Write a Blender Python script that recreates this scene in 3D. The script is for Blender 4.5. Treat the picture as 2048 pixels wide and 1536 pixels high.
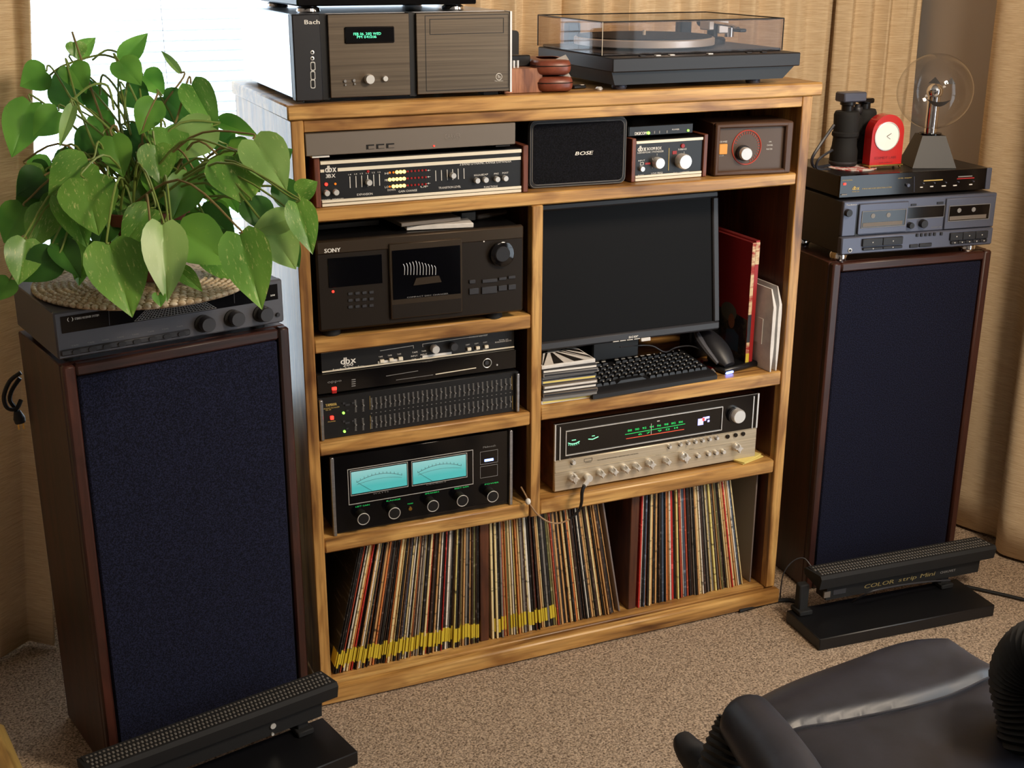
import bpy, math, random
from mathutils import Vector, Matrix
random.seed(7)
D = bpy.data
SC = bpy.context.scene
COL = SC.collection
for o in list(D.objects):
    D.objects.remove(o)

# ------------------------------------------------------------------ camera
CAM_P = Vector((-0.54612, -2.28602, 1.52020))
YAW, PITCH, ROLL, FPX = 0.407072, 0.331145, 0.002924, 2516.585
_f = Vector((math.sin(YAW) * math.cos(PITCH), math.cos(YAW) * math.cos(PITCH), -math.sin(PITCH)))
_r = _f.cross(Vector((0, 0, 1))).normalized()
_u = _r.cross(_f)
CAM_R = _r * math.cos(ROLL) + _u * math.sin(ROLL)
CAM_U = _u * math.cos(ROLL) - _r * math.sin(ROLL)
CAM_F = _f
cd = D.cameras.new('camera')
cam = D.objects.new('camera', cd)
COL.objects.link(cam)
cd.sensor_width = 36
cd.lens = FPX / 2048 * 36
cd.clip_start = 0.05
cam.matrix_world = Matrix(((CAM_R.x, CAM_U.x, -CAM_F.x, CAM_P.x), (CAM_R.y, CAM_U.y, -CAM_F.y, CAM_P.y),
                           (CAM_R.z, CAM_U.z, -CAM_F.z, CAM_P.z), (0, 0, 0, 1)))
SC.camera = cam

# ------------------------------------------------------------------ light
w = D.worlds.new('sky')
SC.world = w
w.use_nodes = True
bg = w.node_tree.nodes['Background']
bg.inputs[0].default_value = (0.80, 0.91, 1.0, 1)
bg.inputs[1].default_value = 5.2


def area(name, loc, target, sx, sy, power, col):
    l = D.lights.new(name, 'AREA')
    l.shape = 'RECTANGLE'
    l.size, l.size_y = sx, sy
    l.energy = power
    l.color = col
    o = D.objects.new(name, l)
    COL.objects.link(o)
    o.location = loc
    o.rotation_euler = (Vector(target) - Vector(loc)).to_track_quat('-Z', 'Y').to_euler()
    return o


area('room_lamp_light', (1.3, -1.75, 2.32), (0.45, 0.0, 0.6), 0.42, 0.42, 68, (1.0, 0.82, 0.62))
area('added_fill_light', (0.75, -2.9, 2.38), (0.4, 0.0, 0.7), 0.5, 0.5, 13, (1.0, 0.84, 0.66))  # soft unseen fill, added to lift the fronts; no real lamp hangs here
area('patio_door_daylight', (1.98, -1.55, 1.15), (0.0, -1.45, 0.9), 1.5, 1.7, 3, (0.62, 0.80, 1.0))
SC.view_settings.view_transform = 'Standard'
SC.view_settings.look = 'None'
SC.view_settings.exposure = -0.40
SC.view_settings.gamma = 1.0
SC.view_settings.use_curve_mapping = False


# ------------------------------------------------------------------ helpers
def ray(u, v):
    return CAM_F + CAM_R * ((u - 1024) / FPX) - CAM_U * ((v - 768) / FPX)


def at(u, v, ax, val):
    d = ray(u, v)
    i = 'xyz'.index(ax)
    return CAM_P + d * ((val - CAM_P[i]) / d[i])


def lin(c):
    c = c / 255.0
    return c / 12.92 if c <= 0.04045 else ((c + 0.055) / 1.055) ** 2.4


def rgb(t):
    return (lin(t[0]), lin(t[1]), lin(t[2]), 1)


MATS = {}


def M(name, col, rough=0.5, metal=0.0, emit=None, es=0.0, spec=0.5, coat=0.0, noise=None, bump=None, aniso=None):
    m = D.materials.new(name)
    m.use_nodes = True
    nt = m.node_tree
    b = nt.nodes['Principled BSDF']
    b.inputs['Base Color'].default_value = rgb(col)
    b.inputs['Roughness'].default_value = rough
    b.inputs['Metallic'].default_value = metal
    b.inputs['Specular IOR Level'].default_value = spec
    b.inputs['Coat Weight'].default_value = coat
    if emit:
        b.inputs['Emission Color'].default_value = rgb(emit)
        b.inputs['Emission Strength'].default_value = es
    if noise:                                   # (other colour, (sx,sy,sz), lo, hi)
        c2, sc, lo, hi = noise
        tc = nt.nodes.new('ShaderNodeTexCoord')
        oi = nt.nodes.new('ShaderNodeObjectInfo')
        mp = nt.nodes.new('ShaderNodeMapping')
        mp.inputs['Scale'].default_value = sc
        mu = nt.nodes.new('ShaderNodeVectorMath')
        mu.operation = 'MULTIPLY_ADD'
        mu.inputs[1].default_value = (37, 53, 71)
        nz = nt.nodes.new('ShaderNodeTexNoise')
        nz.inputs['Scale'].default_value = 1.0
        nz.inputs['Detail'].default_value = 5
        nz.inputs['Roughness'].default_value = 0.65
        cr = nt.nodes.new('ShaderNodeValToRGB')
        cr.color_ramp.elements[0].position = lo
        cr.color_ramp.elements[1].position = hi
        cr.color_ramp.elements[0].color = rgb(col)
        cr.color_ramp.elements[1].color = rgb(c2)
        nt.links.new(tc.outputs['Object'], mp.inputs['Vector'])
        nt.links.new(oi.outputs['Random'], mu.inputs[0])
        nt.links.new(mp.outputs[0], mu.inputs[2])
        nt.links.new(mu.outputs[0], nz.inputs['Vector'])
        nt.links.new(nz.outputs['Fac'], cr.inputs[0])
        nt.links.new(cr.outputs[0], b.inputs['Base Color'])
        if bump:
            bp = nt.nodes.new('ShaderNodeBump')
            bp.inputs['Strength'].default_value = bump[0]
            bp.inputs['Distance'].default_value = bump[1]
            nt.links.new(nz.outputs['Fac'], bp.inputs['Height'])
            nt.links.new(bp.outputs[0], b.inputs['Normal'])
    MATS[name] = m
    return m


def wood(name, dark, mid, light, axis, rough=0.38, scale=1.0, coat=0.15):
    m = D.materials.new(name)
    m.use_nodes = True
    nt = m.node_tree
    N, L = nt.nodes.new, nt.links.new
    b = nt.nodes['Principled BSDF']
    b.inputs['Roughness'].default_value = rough
    b.inputs['Coat Weight'].default_value = coat
    b.inputs['Coat Roughness'].default_value = 0.3
    tc = N('ShaderNodeTexCoord')
    oi = N('ShaderNodeObjectInfo')
    mu = N('ShaderNodeVectorMath')
    mu.operation = 'MULTIPLY_ADD'
    mu.inputs[1].default_value = (11, 17, 23)
    L(oi.outputs['Random'], mu.inputs[0])
    L(tc.outputs['Object'], mu.inputs[2])

    def nz(sc, det=4, dist=0.0):
        mp = N('ShaderNodeMapping')
        s = [sc[1]] * 3
        s['xyz'.index(axis)] = sc[0]
        mp.inputs['Scale'].default_value = [k * scale for k in s]
        n = N('ShaderNodeTexNoise')
        n.inputs['Scale'].default_value = 1
        n.inputs['Detail'].default_value = det
        n.inputs['Distortion'].default_value = dist
        L(mu.outputs[0], mp.inputs[0])
        L(mp.outputs[0], n.inputs['Vector'])
        return n
    big = nz((2.2, 26), 4, 0.8)
    fine = nz((9, 190), 3)
    blot = nz((7, 22), 3, 0.4)
    cr = N('ShaderNodeValToRGB')
    e = cr.color_ramp.elements
    e[0].position, e[0].color = 0.30, rgb(dark)
    e[1].position, e[1].color = 0.72, rgb(light)
    k = e.new(0.48)
    k.color = rgb(mid)
    L(big.outputs['Fac'], cr.inputs[0])
    mx = N('ShaderNodeMix')
    mx.data_type = 'RGBA'
    mx.blend_type = 'MULTIPLY'
    mx.inputs[0].default_value = 0.55
    cr2 = N('ShaderNodeValToRGB')
    cr2.color_ramp.elements[0].position, cr2.color_ramp.elements[0].color = 0.32, (0.42, 0.36, 0.30, 1)
    cr2.color_ramp.elements[1].position, cr2.color_ramp.elements[1].color = 0.55, (1, 1, 1, 1)
    L(fine.outputs['Fac'], cr2.inputs[0])
    L(cr.outputs[0], mx.inputs[6])
    L(cr2.outputs[0], mx.inputs[7])
    mx2 = N('ShaderNodeMix')
    mx2.data_type = 'RGBA'
    mx2.blend_type = 'MULTIPLY'
    mx2.inputs[0].default_value = 0.75
    cr3 = N('ShaderNodeValToRGB')
    cr3.color_ramp.elements[0].position, cr3.color_ramp.elements[0].color = 0.33, (0.40, 0.28, 0.20, 1)
    cr3.color_ramp.elements[1].position, cr3.color_ramp.elements[1].color = 0.50, (1, 1, 1, 1)
    L(blot.outputs['Fac'], cr3.inputs[0])
    L(mx.outputs[2], mx2.inputs[6])
    L(cr3.outputs[0], mx2.inputs[7])
    L(mx2.outputs[2], b.inputs['Base Color'])
    bp = N('ShaderNodeBump')
    bp.inputs['Strength'].default_value = 0.15
    bp.inputs['Distance'].default_value = 0.001
    L(fine.outputs['Fac'], bp.inputs['Height'])
    L(bp.outputs[0], b.inputs['Normal'])
    MATS[name] = m
    return m


def clear(name, tint, gloss_rough=0.02, ior=1.45):
    m = D.materials.new(name)
    m.use_nodes = True
    nt = m.node_tree
    N, L = nt.nodes.new, nt.links.new
    nt.nodes.remove(nt.nodes['Principled BSDF'])
    t = N('ShaderNodeBsdfTransparent')
    t.inputs[0].default_value = tint
    g = N('ShaderNodeBsdfGlossy')
    g.inputs['Roughness'].default_value = gloss_rough
    fr = N('ShaderNodeLayerWeight')
    fr.inputs['Blend'].default_value = 0.5
    pw, ma = N('ShaderNodeMath'), N('ShaderNodeMath')
    pw.operation = 'POWER'
    pw.inputs[1].default_value = 5
    ma.operation = 'MULTIPLY_ADD'
    f0 = ((ior - 1) / (ior + 1)) ** 2
    ma.inputs[1].default_value, ma.inputs[2].default_value = 1 - f0, f0
    L(fr.outputs['Facing'], pw.inputs[0])
    L(pw.outputs[0], ma.inputs[0])
    mx = N('ShaderNodeMixShader')
    L(ma.outputs[0], mx.inputs[0])
    L(t.outputs[0], mx.inputs[1])
    L(g.outputs[0], mx.inputs[2])
    L(mx.outputs[0], nt.nodes['Material Output'].inputs[0])
    MATS[name] = m
    return m


# ---- materials
for ax in 'xyz':
    wood('honey_wood_' + ax, (110, 72, 36), (184, 136, 74), (222, 178, 108), ax)
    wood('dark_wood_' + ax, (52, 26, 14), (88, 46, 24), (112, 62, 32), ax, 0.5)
    wood('speaker_veneer_' + ax, (34, 15, 10), (58, 27, 18), (76, 37, 24), ax, 0.42)
wood('cheek_wood', (78, 38, 24), (112, 58, 38), (132, 74, 50), 'z', 0.45, 2.0)
wood('block_wood', (120, 74, 46), (160, 104, 70), (176, 122, 86), 'z', 0.5, 2.0)
wood('pale_wood', (150, 120, 60), (190, 158, 88), (205, 176, 104), 'y', 0.4)
M('carpet', (92, 74, 60), 1.0, noise=((226, 200, 172), (230, 230, 230), 0.34, 0.64), bump=(1.0, 0.006), spec=0.1)
M('wall_paint', (188, 178, 168), 0.9)
M('ceiling_paint', (176, 174, 170), 0.9)
M('trim_white', (232, 232, 228), 0.5)
M('grille_cloth', (11, 12, 22), 0.95, noise=((34, 36, 58), (420, 420, 420), 0.42, 0.62), bump=(0.5, 0.001), spec=0.15)
M('grille_black', (10, 10, 13), 0.95, noise=((26, 26, 32), (420, 420, 420), 0.42, 0.62), bump=(0.5, 0.001), spec=0.15)
M('black_paint', (12, 12, 14), 0.42)
M('black_satin', (16, 16, 18), 0.35)
M('black_gloss', (6, 6, 9), 0.12)
M('black_rough', (14, 13, 13), 0.8)
M('screen_black', (5, 4, 5), 0.55, spec=0.15)
M('charcoal', (46, 46, 50), 0.45)
M('charcoal_dark', (30, 30, 34), 0.45)
M('deck_grey', (88, 92, 108), 0.36, 0.3)
M('receiver_grey', (80, 80, 86), 0.42, 0.15)
M('silver', (226, 224, 220), 0.38, 0.6)
M('chrome', (230, 230, 232), 0.08, 1.0)
M('brushed_silver', (196, 200, 206), 0.34, 1.0, noise=((170, 174, 182), (3, 3, 260), 0.3, 0.7))
M('brushed_bronze', (128, 114, 98), 0.38, 0.85, noise=((98, 88, 77), (3, 3, 300), 0.3, 0.7))
M('brushed_champagne', (206, 192, 168), 0.40, 0.55, noise=((180, 166, 142), (3, 3, 300), 0.3, 0.7))
M('dark_bronze', (44, 37, 31), 0.42, 0.6)
M('sony_bronze', (82, 70, 58), 0.36, 0.8)
M('carver_grey', (112, 102, 92), 0.5, 0.2)
M('carver_emboss', (138, 128, 118), 0.5, 0.2)
M('rotor_brown', (84, 60, 46), 0.36)
M('rotor_face', (92, 76, 66), 0.38, 0.3)
M('white_print', (226, 222, 214), 0.6)
M('grey_print', (128, 126, 124), 0.6)
M('cream_trim', (232, 222, 200), 0.4, 0.1)
M('gold_print', (196, 168, 92), 0.5)
M('dark_print', (36, 30, 26), 0.6)
M('brass', (214, 176, 96), 0.25, 1.0)
M('red_lacquer', (196, 30, 28), 0.2, coat=0.5)
M('dial_white', (252, 250, 244), 0.5)
M('led_red', (255, 60, 40), 0.4, emit=(255, 50, 40), es=3.0)
M('led_red_dim', (120, 24, 22), 0.4, emit=(200, 30, 25), es=0.35)
M('led_amber', (255, 200, 90), 0.4, emit=(255, 214, 120), es=3.2)
M('led_amber_dim', (200, 110, 20), 0.4, emit=(230, 120, 20), es=0.8)
M('led_green', (160, 255, 90), 0.4, emit=(150, 240, 90), es=2.2)
M('led_blue', (120, 170, 255), 0.4, emit=(110, 140, 255), es=9.0)
M('display_green', (90, 255, 190), 0.4, emit=(110, 240, 190), es=1.4)
M('dial_green', (30, 190, 90), 0.4, emit=(40, 200, 100), es=0.7)
M('dial_mint', (140, 255, 200), 0.4, emit=(150, 250, 205), es=0.8)
M('dial_violet', (150, 150, 255), 0.4, emit=(190, 190, 255), es=1.6)
M('dial_red', (230, 80, 50), 0.4, emit=(220, 90, 60), es=0.7)
M('rotor_red', (176, 66, 50), 0.5)
M('amber_rocker', (216, 150, 70), 0.35, emit=(230, 160, 80), es=0.15)
M('paper_white', (226, 222, 216), 0.8, noise=((206, 202, 198), (30, 30, 30), 0.4, 0.7))
M('paper_cream', (226, 206, 120), 0.8)
M('leather_brown', (108, 52, 36), 0.4, noise=((134, 70, 50), (60, 60, 60), 0.35, 0.7))
M('leather_black', (30, 32, 40), 0.42, noise=((42, 44, 54), (14, 14, 14), 0.35, 0.7), bump=(0.12, 0.004))
M('rubber_black', (12, 12, 13), 0.6)
M('plastic_dark', (22, 22, 25), 0.5)
M('key_black', (20, 20, 22), 0.45)
M('book_red', (158, 32, 34), 0.5)
M('book_spine_cream', (214, 190, 150), 0.6, noise=((160, 40, 36), (20, 20, 60), 0.45, 0.6))
M('terracotta', (112, 56, 38), 0.8)
M('stem_green', (116, 136, 62), 0.5)
M('stem_brown', (128, 112, 66), 0.7)
M('tape_yellow', (206, 182, 50), 0.55)
M('blind_white', (236, 238, 240), 0.5)
M('lens_grey', (104, 100, 94), 0.3)
M('dim_gold', (132, 118, 76), 0.5)
M('jute', (176, 150, 116), 0.9, noise=((214, 200, 176), (90, 90, 90), 0.4, 0.6), bump=(0.6, 0.002))
M('jute_dark', (120, 98, 72), 0.9, noise=((190, 166, 130), (120, 120, 120), 0.4, 0.6), bump=(0.6, 0.002))
M('coaster', (190, 60, 60), 0.6, noise=((240, 235, 230), (70, 70, 70), 0.45, 0.55))
M('cable_tan', (150, 118, 84), 0.5)
M('dirt', (40, 28, 20), 1.0)
clear('window_glass', (0.96, 0.98, 1, 1))
clear('globe_glass', (0.97, 0.97, 0.98, 1), 0.01, 1.5)
clear('smoked_acrylic', (0.88, 0.85, 0.84, 1), 0.03, 1.3)
clear('smoke_window', (0.34, 0.32, 0.32, 1), 0.05, 1.4)


def cloth_material(name, c1, c2, trans):
    m = M(name, c1, 0.95, noise=(c2, (22, 22, 800), 0.3, 0.7), bump=(0.35, 0.002), spec=0.1)
    nt = m.node_tree
    b = nt.nodes['Principled BSDF']
    t = nt.nodes.new('ShaderNodeBsdfTranslucent')
    mx = nt.nodes.new('ShaderNodeMixShader')
    mx.inputs[0].default_value = trans
    src = b.inputs['Base Color'].links[0].from_socket
    nt.links.new(src, t.inputs[0])
    nt.links.new(b.outputs[0], mx.inputs[1])
    nt.links.new(t.outputs[0], mx.inputs[2])
    nt.links.new(mx.outputs[0], nt.nodes['Material Output'].inputs[0])
    return m


cloth_material('curtain_cloth', (206, 174, 132), (248, 228, 194), 0.12)
blind_m = cloth_material('blind_plastic', (240, 242, 244), (236, 238, 240), 0.6)


def leaf_material(name, g1, g2, var, lo, hi):
    m = M(name, g1, 0.36, spec=0.5)
    nt = m.node_tree
    N, L = nt.nodes.new, nt.links.new
    b = nt.nodes['Principled BSDF']
    tc, oi = N('ShaderNodeTexCoord'), N('ShaderNodeObjectInfo')
    mu = N('ShaderNodeVectorMath')
    mu.operation = 'MULTIPLY_ADD'
    mu.inputs[1].default_value = (31, 47, 59)
    L(oi.outputs['Random'], mu.inputs[0])
    L(tc.outputs['Object'], mu.inputs[2])
    mp = N('ShaderNodeMapping')
    mp.inputs['Scale'].default_value = (22, 7, 4)
    L(mu.outputs[0], mp.inputs[0])
    n1, n2 = N('ShaderNodeTexNoise'), N('ShaderNodeTexNoise')
    n1.inputs['Scale'].default_value = 1.0
    n1.inputs['Detail'].default_value = 6
    n1.inputs['Roughness'].default_value = 0.7
    n2.inputs['Scale'].default_value = 0.8
    L(mp.outputs[0], n1.inputs['Vector'])
    L(mu.outputs[0], n2.inputs['Vector'])
    c1, c2 = N('ShaderNodeValToRGB'), N('ShaderNodeValToRGB')
    c2.color_ramp.elements[0].color, c2.color_ramp.elements[1].color = rgb(g1), rgb(g2)
    c2.color_ramp.elements[0].position, c2.color_ramp.elements[1].position = 0.35, 0.65
    c1.color_ramp.elements[0].color, c1.color_ramp.elements[1].color = (0, 0, 0, 1), (1, 1, 1, 1)
    c1.color_ramp.elements[0].position, c1.color_ramp.elements[1].position = lo, hi
    L(n1.outputs['Fac'], c1.inputs[0])
    L(n2.outputs['Fac'], c2.inputs[0])
    mx = N('ShaderNodeMix')
    mx.data_type = 'RGBA'
    L(c1.outputs[0], mx.inputs[0])
    L(c2.outputs[0], mx.inputs[6])
    mx.inputs[7].default_value = rgb(var)
    L(mx.outputs[2], b.inputs['Base Color'])
    t = N('ShaderNodeBsdfTranslucent')
    L(mx.outputs[2], t.inputs[0])
    ms = N('ShaderNodeMixShader')
    ms.inputs[0].default_value = 0.3
    L(b.outputs[0], ms.inputs[1])
    L(t.outputs[0], ms.inputs[2])
    L(ms.outputs[0], nt.nodes['Material Output'].inputs[0])
    return m


leaf_material('leaf_green', (74, 128, 44), (118, 172, 68), (190, 206, 108), 0.66, 0.8)
leaf_material('leaf_variegated', (82, 134, 48), (126, 176, 74), (226, 228, 150), 0.57, 0.72)
leaf_material('leaf_pale', (118, 156, 78), (154, 188, 108), (200, 214, 138), 0.6, 0.75)
leaf_material('leaf_dark', (42, 86, 32), (72, 122, 48), (120, 150, 74), 0.68, 0.8)


def mt(m):
    return MATS[m] if isinstance(m, str) else m


# glyphs, read once from the built-in font while the scene is empty
CH = "ABCDEFGHIJKLMNOPQRSTUVWXYZabcdefghijklmnopqrstuvwxyz0123456789.,:-/+()&"
GL = {}
_tmp = []
for c in CH:
    cu = D.curves.new('glyph', 'FONT')
    cu.body = c
    cu.size = 1.0
    cu.resolution_u = 2
    ob = D.objects.new('glyph', cu)
    COL.objects.link(ob)
    _tmp.append((c, ob, cu))
dg = bpy.context.evaluated_depsgraph_get()
dg.update()
for c, ob, cu in _tmp:
    me = D.meshes.new_from_object(ob.evaluated_get(dg))
    vs = [(v.co.x, v.co.y) for v in me.vertices]
    x0 = min(v[0] for v in vs)
    x1 = max(v[0] for v in vs)
    GL[c] = ([(x - x0, y) for x, y in vs], [tuple(p.vertices) for p in me.polygons], x1 - x0)
    D.meshes.remove(me)
for c, ob, cu in _tmp:
    D.objects.remove(ob)
    D.curves.remove(cu)


class MB:
    def __init__(s):
        s.v, s.f = [], []

    def add(s, vs, fs):
        n = len(s.v)
        s.v += [tuple(p) for p in vs]
        s.f += [tuple(i + n for i in f) for f in fs]
        return s

    def box(s, x0, x1, y0, y1, z0, z1, c=0.0):
        if x1 < x0: x0, x1 = x1, x0
        if y1 < y0: y0, y1 = y1, y0
        if z1 < z0: z0, z1 = z1, z0
        if c <= 0:
            return s.add([(x, y, z) for x in (x0, x1) for y in (y0, y1) for z in (z0, z1)],
                         [(0, 1, 3, 2), (4, 6, 7, 5), (0, 4, 5, 1), (2, 3, 7, 6), (0, 2, 6, 4), (1, 5, 7, 3)])
        lo, hi = (x0, y0, z0), (x1, y1, z1)
        c = min(c, 0.49 * min(x1 - x0, y1 - y0, z1 - z0))
        idx, vs = {}, []
        for sx in (0, 1):
            for sy in (0, 1):
                for sz in (0, 1):
                    sg = (sx, sy, sz)
                    for a in range(3):
                        p = [(hi[k] if sg[k] else lo[k]) + (0 if k == a else (-c if sg[k] else c)) for k in range(3)]
                        idx[(sg, a)] = len(vs)
                        vs.append(p)
        fs = []
        for a in range(3):
            b, d = (a + 1) % 3, (a + 2) % 3
            for sa in (0, 1):
                q = []
                for sb, sd in ((0, 0), (1, 0), (1, 1), (0, 1)):
                    g = [0, 0, 0]
                    g[a], g[b], g[d] = sa, sb, sd
                    q.append(idx[(tuple(g), a)])
                fs.append(tuple(q if sa else q[::-1]))
            for sb in (0, 1):
                for sd in (0, 1):
                    g0, g1 = [0, 0, 0], [0, 0, 0]
                    g0[a], g1[a] = 0, 1
                    g0[b] = g1[b] = sb
                    g0[d] = g1[d] = sd
                    g0, g1 = tuple(g0), tuple(g1)
                    q = (idx[(g0, b)], idx[(g1, b)], idx[(g1, d)], idx[(g0, d)])
                    fs.append(q if (sb + sd) % 2 else q[::-1])
        for sg in [(i, j, k) for i in (0, 1) for j in (0, 1) for k in (0, 1)]:
            t = (idx[(sg, 0)], idx[(sg, 1)], idx[(sg, 2)])
            fs.append(t if sum(sg) % 2 else t[::-1])
        return s.add(vs, fs)

    def cyl(s, p0, p1, r0, r1=None, n=20, caps=True):
        r1 = r0 if r1 is None else r1
        p0, p1 = Vector(p0), Vector(p1)
        a = (p1 - p0).normalized()
        b = a.orthogonal().normalized()
        c = a.cross(b)
        vs = []
        for p, r in ((p0, r0), (p1, r1)):
            for i in range(n):
                t = 2 * math.pi * i / n
                vs.append(p + (b * math.cos(t) + c * math.sin(t)) * r)
        fs = [(i, (i + 1) % n, n + (i + 1) % n, n + i) for i in range(n)]
        if caps:
            fs += [tuple(range(n))[::-1], tuple(range(n, 2 * n))]
        return s.add(vs, fs)

    def lathe(s, prof, o=(0, 0, 0), axis='z', n=24, sgn=1):
        vs, fs = [], []
        o = Vector(o)
        for r, h in prof:
            h *= sgn
            for i in range(n):
                t = 2 * math.pi * i / n
                a, b = r * math.cos(t), r * math.sin(t)
                vs.append(o + Vector({'z': (a, b, h), 'y': (a, h, b), 'x': (h, a, b)}[axis]))
        k = len(prof)
        for j in range(k - 1):
            for i in range(n):
                fs.append((j * n + i, j * n + (i + 1) % n, (j + 1) * n + (i + 1) % n, (j + 1) * n + i))
        if prof[0][0] > 1e-6: fs.append(tuple(range(n))[::-1])
        if prof[-1][0] > 1e-6: fs.append(tuple(range((k - 1) * n, k * n)))
        return s.add(vs, fs)

    def tube(s, pts, r, n=8, smooth=4, caps=True):
        P = [Vector(p) for p in pts]
        R = list(r) if isinstance(r, (list, tuple)) else [r] * len(P)
        if smooth > 1 and len(P) > 2:
            Q, RR = [], []
            for i in range(len(P) - 1):
                a, b, c, d = P[max(i - 1, 0)], P[i], P[i + 1], P[min(i + 2, len(P) - 1)]
                for k in range(smooth):
                    t = k / smooth
                    Q.append(0.5 * ((2 * b) + (c - a) * t + (2 * a - 5 * b + 4 * c - d) * t * t + (3 * b - a - 3 * c + d) * t ** 3))
                    RR.append(R[i] * (1 - t) + R[i + 1] * t)
            Q.append(P[-1])
            RR.append(R[-1])
            P, R = Q, RR
        vs, fs = [], []
        nrm = None
        for i, p in enumerate(P):
            t = (P[min(i + 1, len(P) - 1)] - P[max(i - 1, 0)])
            t = t.normalized() if t.length > 1e-9 else Vector((0, 0, 1))
            nrm = t.orthogonal().normalized() if nrm is None else (nrm - t * nrm.dot(t))
            if nrm.length < 1e-6: nrm = t.orthogonal()
            nrm.normalize()
            b = t.cross(nrm)
            for k in range(n):
                a = 2 * math.pi * k / n
                vs.append(p + (nrm * math.cos(a) + b * math.sin(a)) * R[i])
        for i in range(len(P) - 1):
            for k in range(n):
                fs.append((i * n + k, i * n + (k + 1) % n, (i + 1) * n + (k + 1) % n, (i + 1) * n + k))
        if caps:
            fs += [tuple(range(n))[::-1], tuple(range((len(P) - 1) * n, len(P) * n))]
        return s.add(vs, fs)

    def prism(s, poly, y0, y1, ax='y'):
        n = len(poly)

        def P(a, b, h):
            return {'y': (a, h, b), 'z': (a, b, h), 'x': (h, a, b)}[ax]
        vs = [P(a, b, y0) for a, b in poly] + [P(a, b, y1) for a, b in poly]
        fs = [tuple(range(n)), tuple(range(n, 2 * n))[::-1]] + [(i, n + i, n + (i + 1) % n, (i + 1) % n) for i in range(n)]
        return s.add(vs, fs)

    def sphere(s, c, r, n=24, m=14, sc=(1, 1, 1)):
        prof = []
        for j in range(m + 1):
            t = math.pi * j / m
            prof.append((max(r * math.sin(t), 1e-7 if j in (0, m) else 0), -r * math.cos(t)))
        k = MB().lathe(prof, (0, 0, 0), 'z', n)
        c = Vector(c)
        return s.add([(c.x + v[0] * sc[0], c.y + v[1] * sc[1], c.z + v[2] * sc[2]) for v in k.v], k.f)

    def text(s, string, x0, z0, h, w=None, y=0.0, bold=0.0, italic=0.0, sp=0.09):
        """letters standing in the x-z plane, facing -y; h = capital height"""
        k = h / 0.69
        tot = 0
        for c in string:
            tot += (0.30 if c == ' ' else GL[c][2] + sp)
        sx = k if w is None else w / max(tot - sp, 1e-6)
        x = 0
        for c in string:
            if c == ' ':
                x += 0.30
                continue
            vs, fs, wd = GL[c]
            s.add([(x0 + (x + a) * sx + italic * b * k, y, z0 + b * k) for a, b in vs], fs)
            if bold:
                s.add([(x0 + (x + a) * sx + italic * b * k + bold, y - 1e-5, z0 + b * k) for a, b in vs], fs)
            x += wd + sp
        return s

    def mesh(s, name, smooth=True):
        me = D.meshes.new(name)
        me.from_pydata(s.v, [], s.f)
        me.update()
        if smooth:
            me.shade_smooth()
            me.set_sharp_from_angle(angle=0.65)
        return me

    def build(s, name, mat, parent=None, smooth=True):
        me = s.mesh(name, smooth)
        me.materials.append(mt(mat))
        return link(name, me, parent)


def link(name, me, parent=None, loc=None, rot=None, scale=None):
    o = D.objects.new(name, me)
    COL.objects.link(o)
    if parent is not None: o.parent = parent
    if loc is not None: o.location = loc
    if rot is not None: o.rotation_euler = rot
    if scale is not None: o.scale = scale
    return o


def tag(o, label, cat, group=None):
    o['label'] = label
    o['category'] = cat
    if group: o['group'] = group
    return o


def struct(o):
    o['kind'] = 'structure'
    return o


def empty(name, loc, rz=0.0):
    o = D.objects.new(name, None)
    o.empty_display_size = 0.05
    COL.objects.link(o)
    o.location = loc
    o.rotation_euler = (0, 0, rz)
    return o


KNOBS = {}


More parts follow.
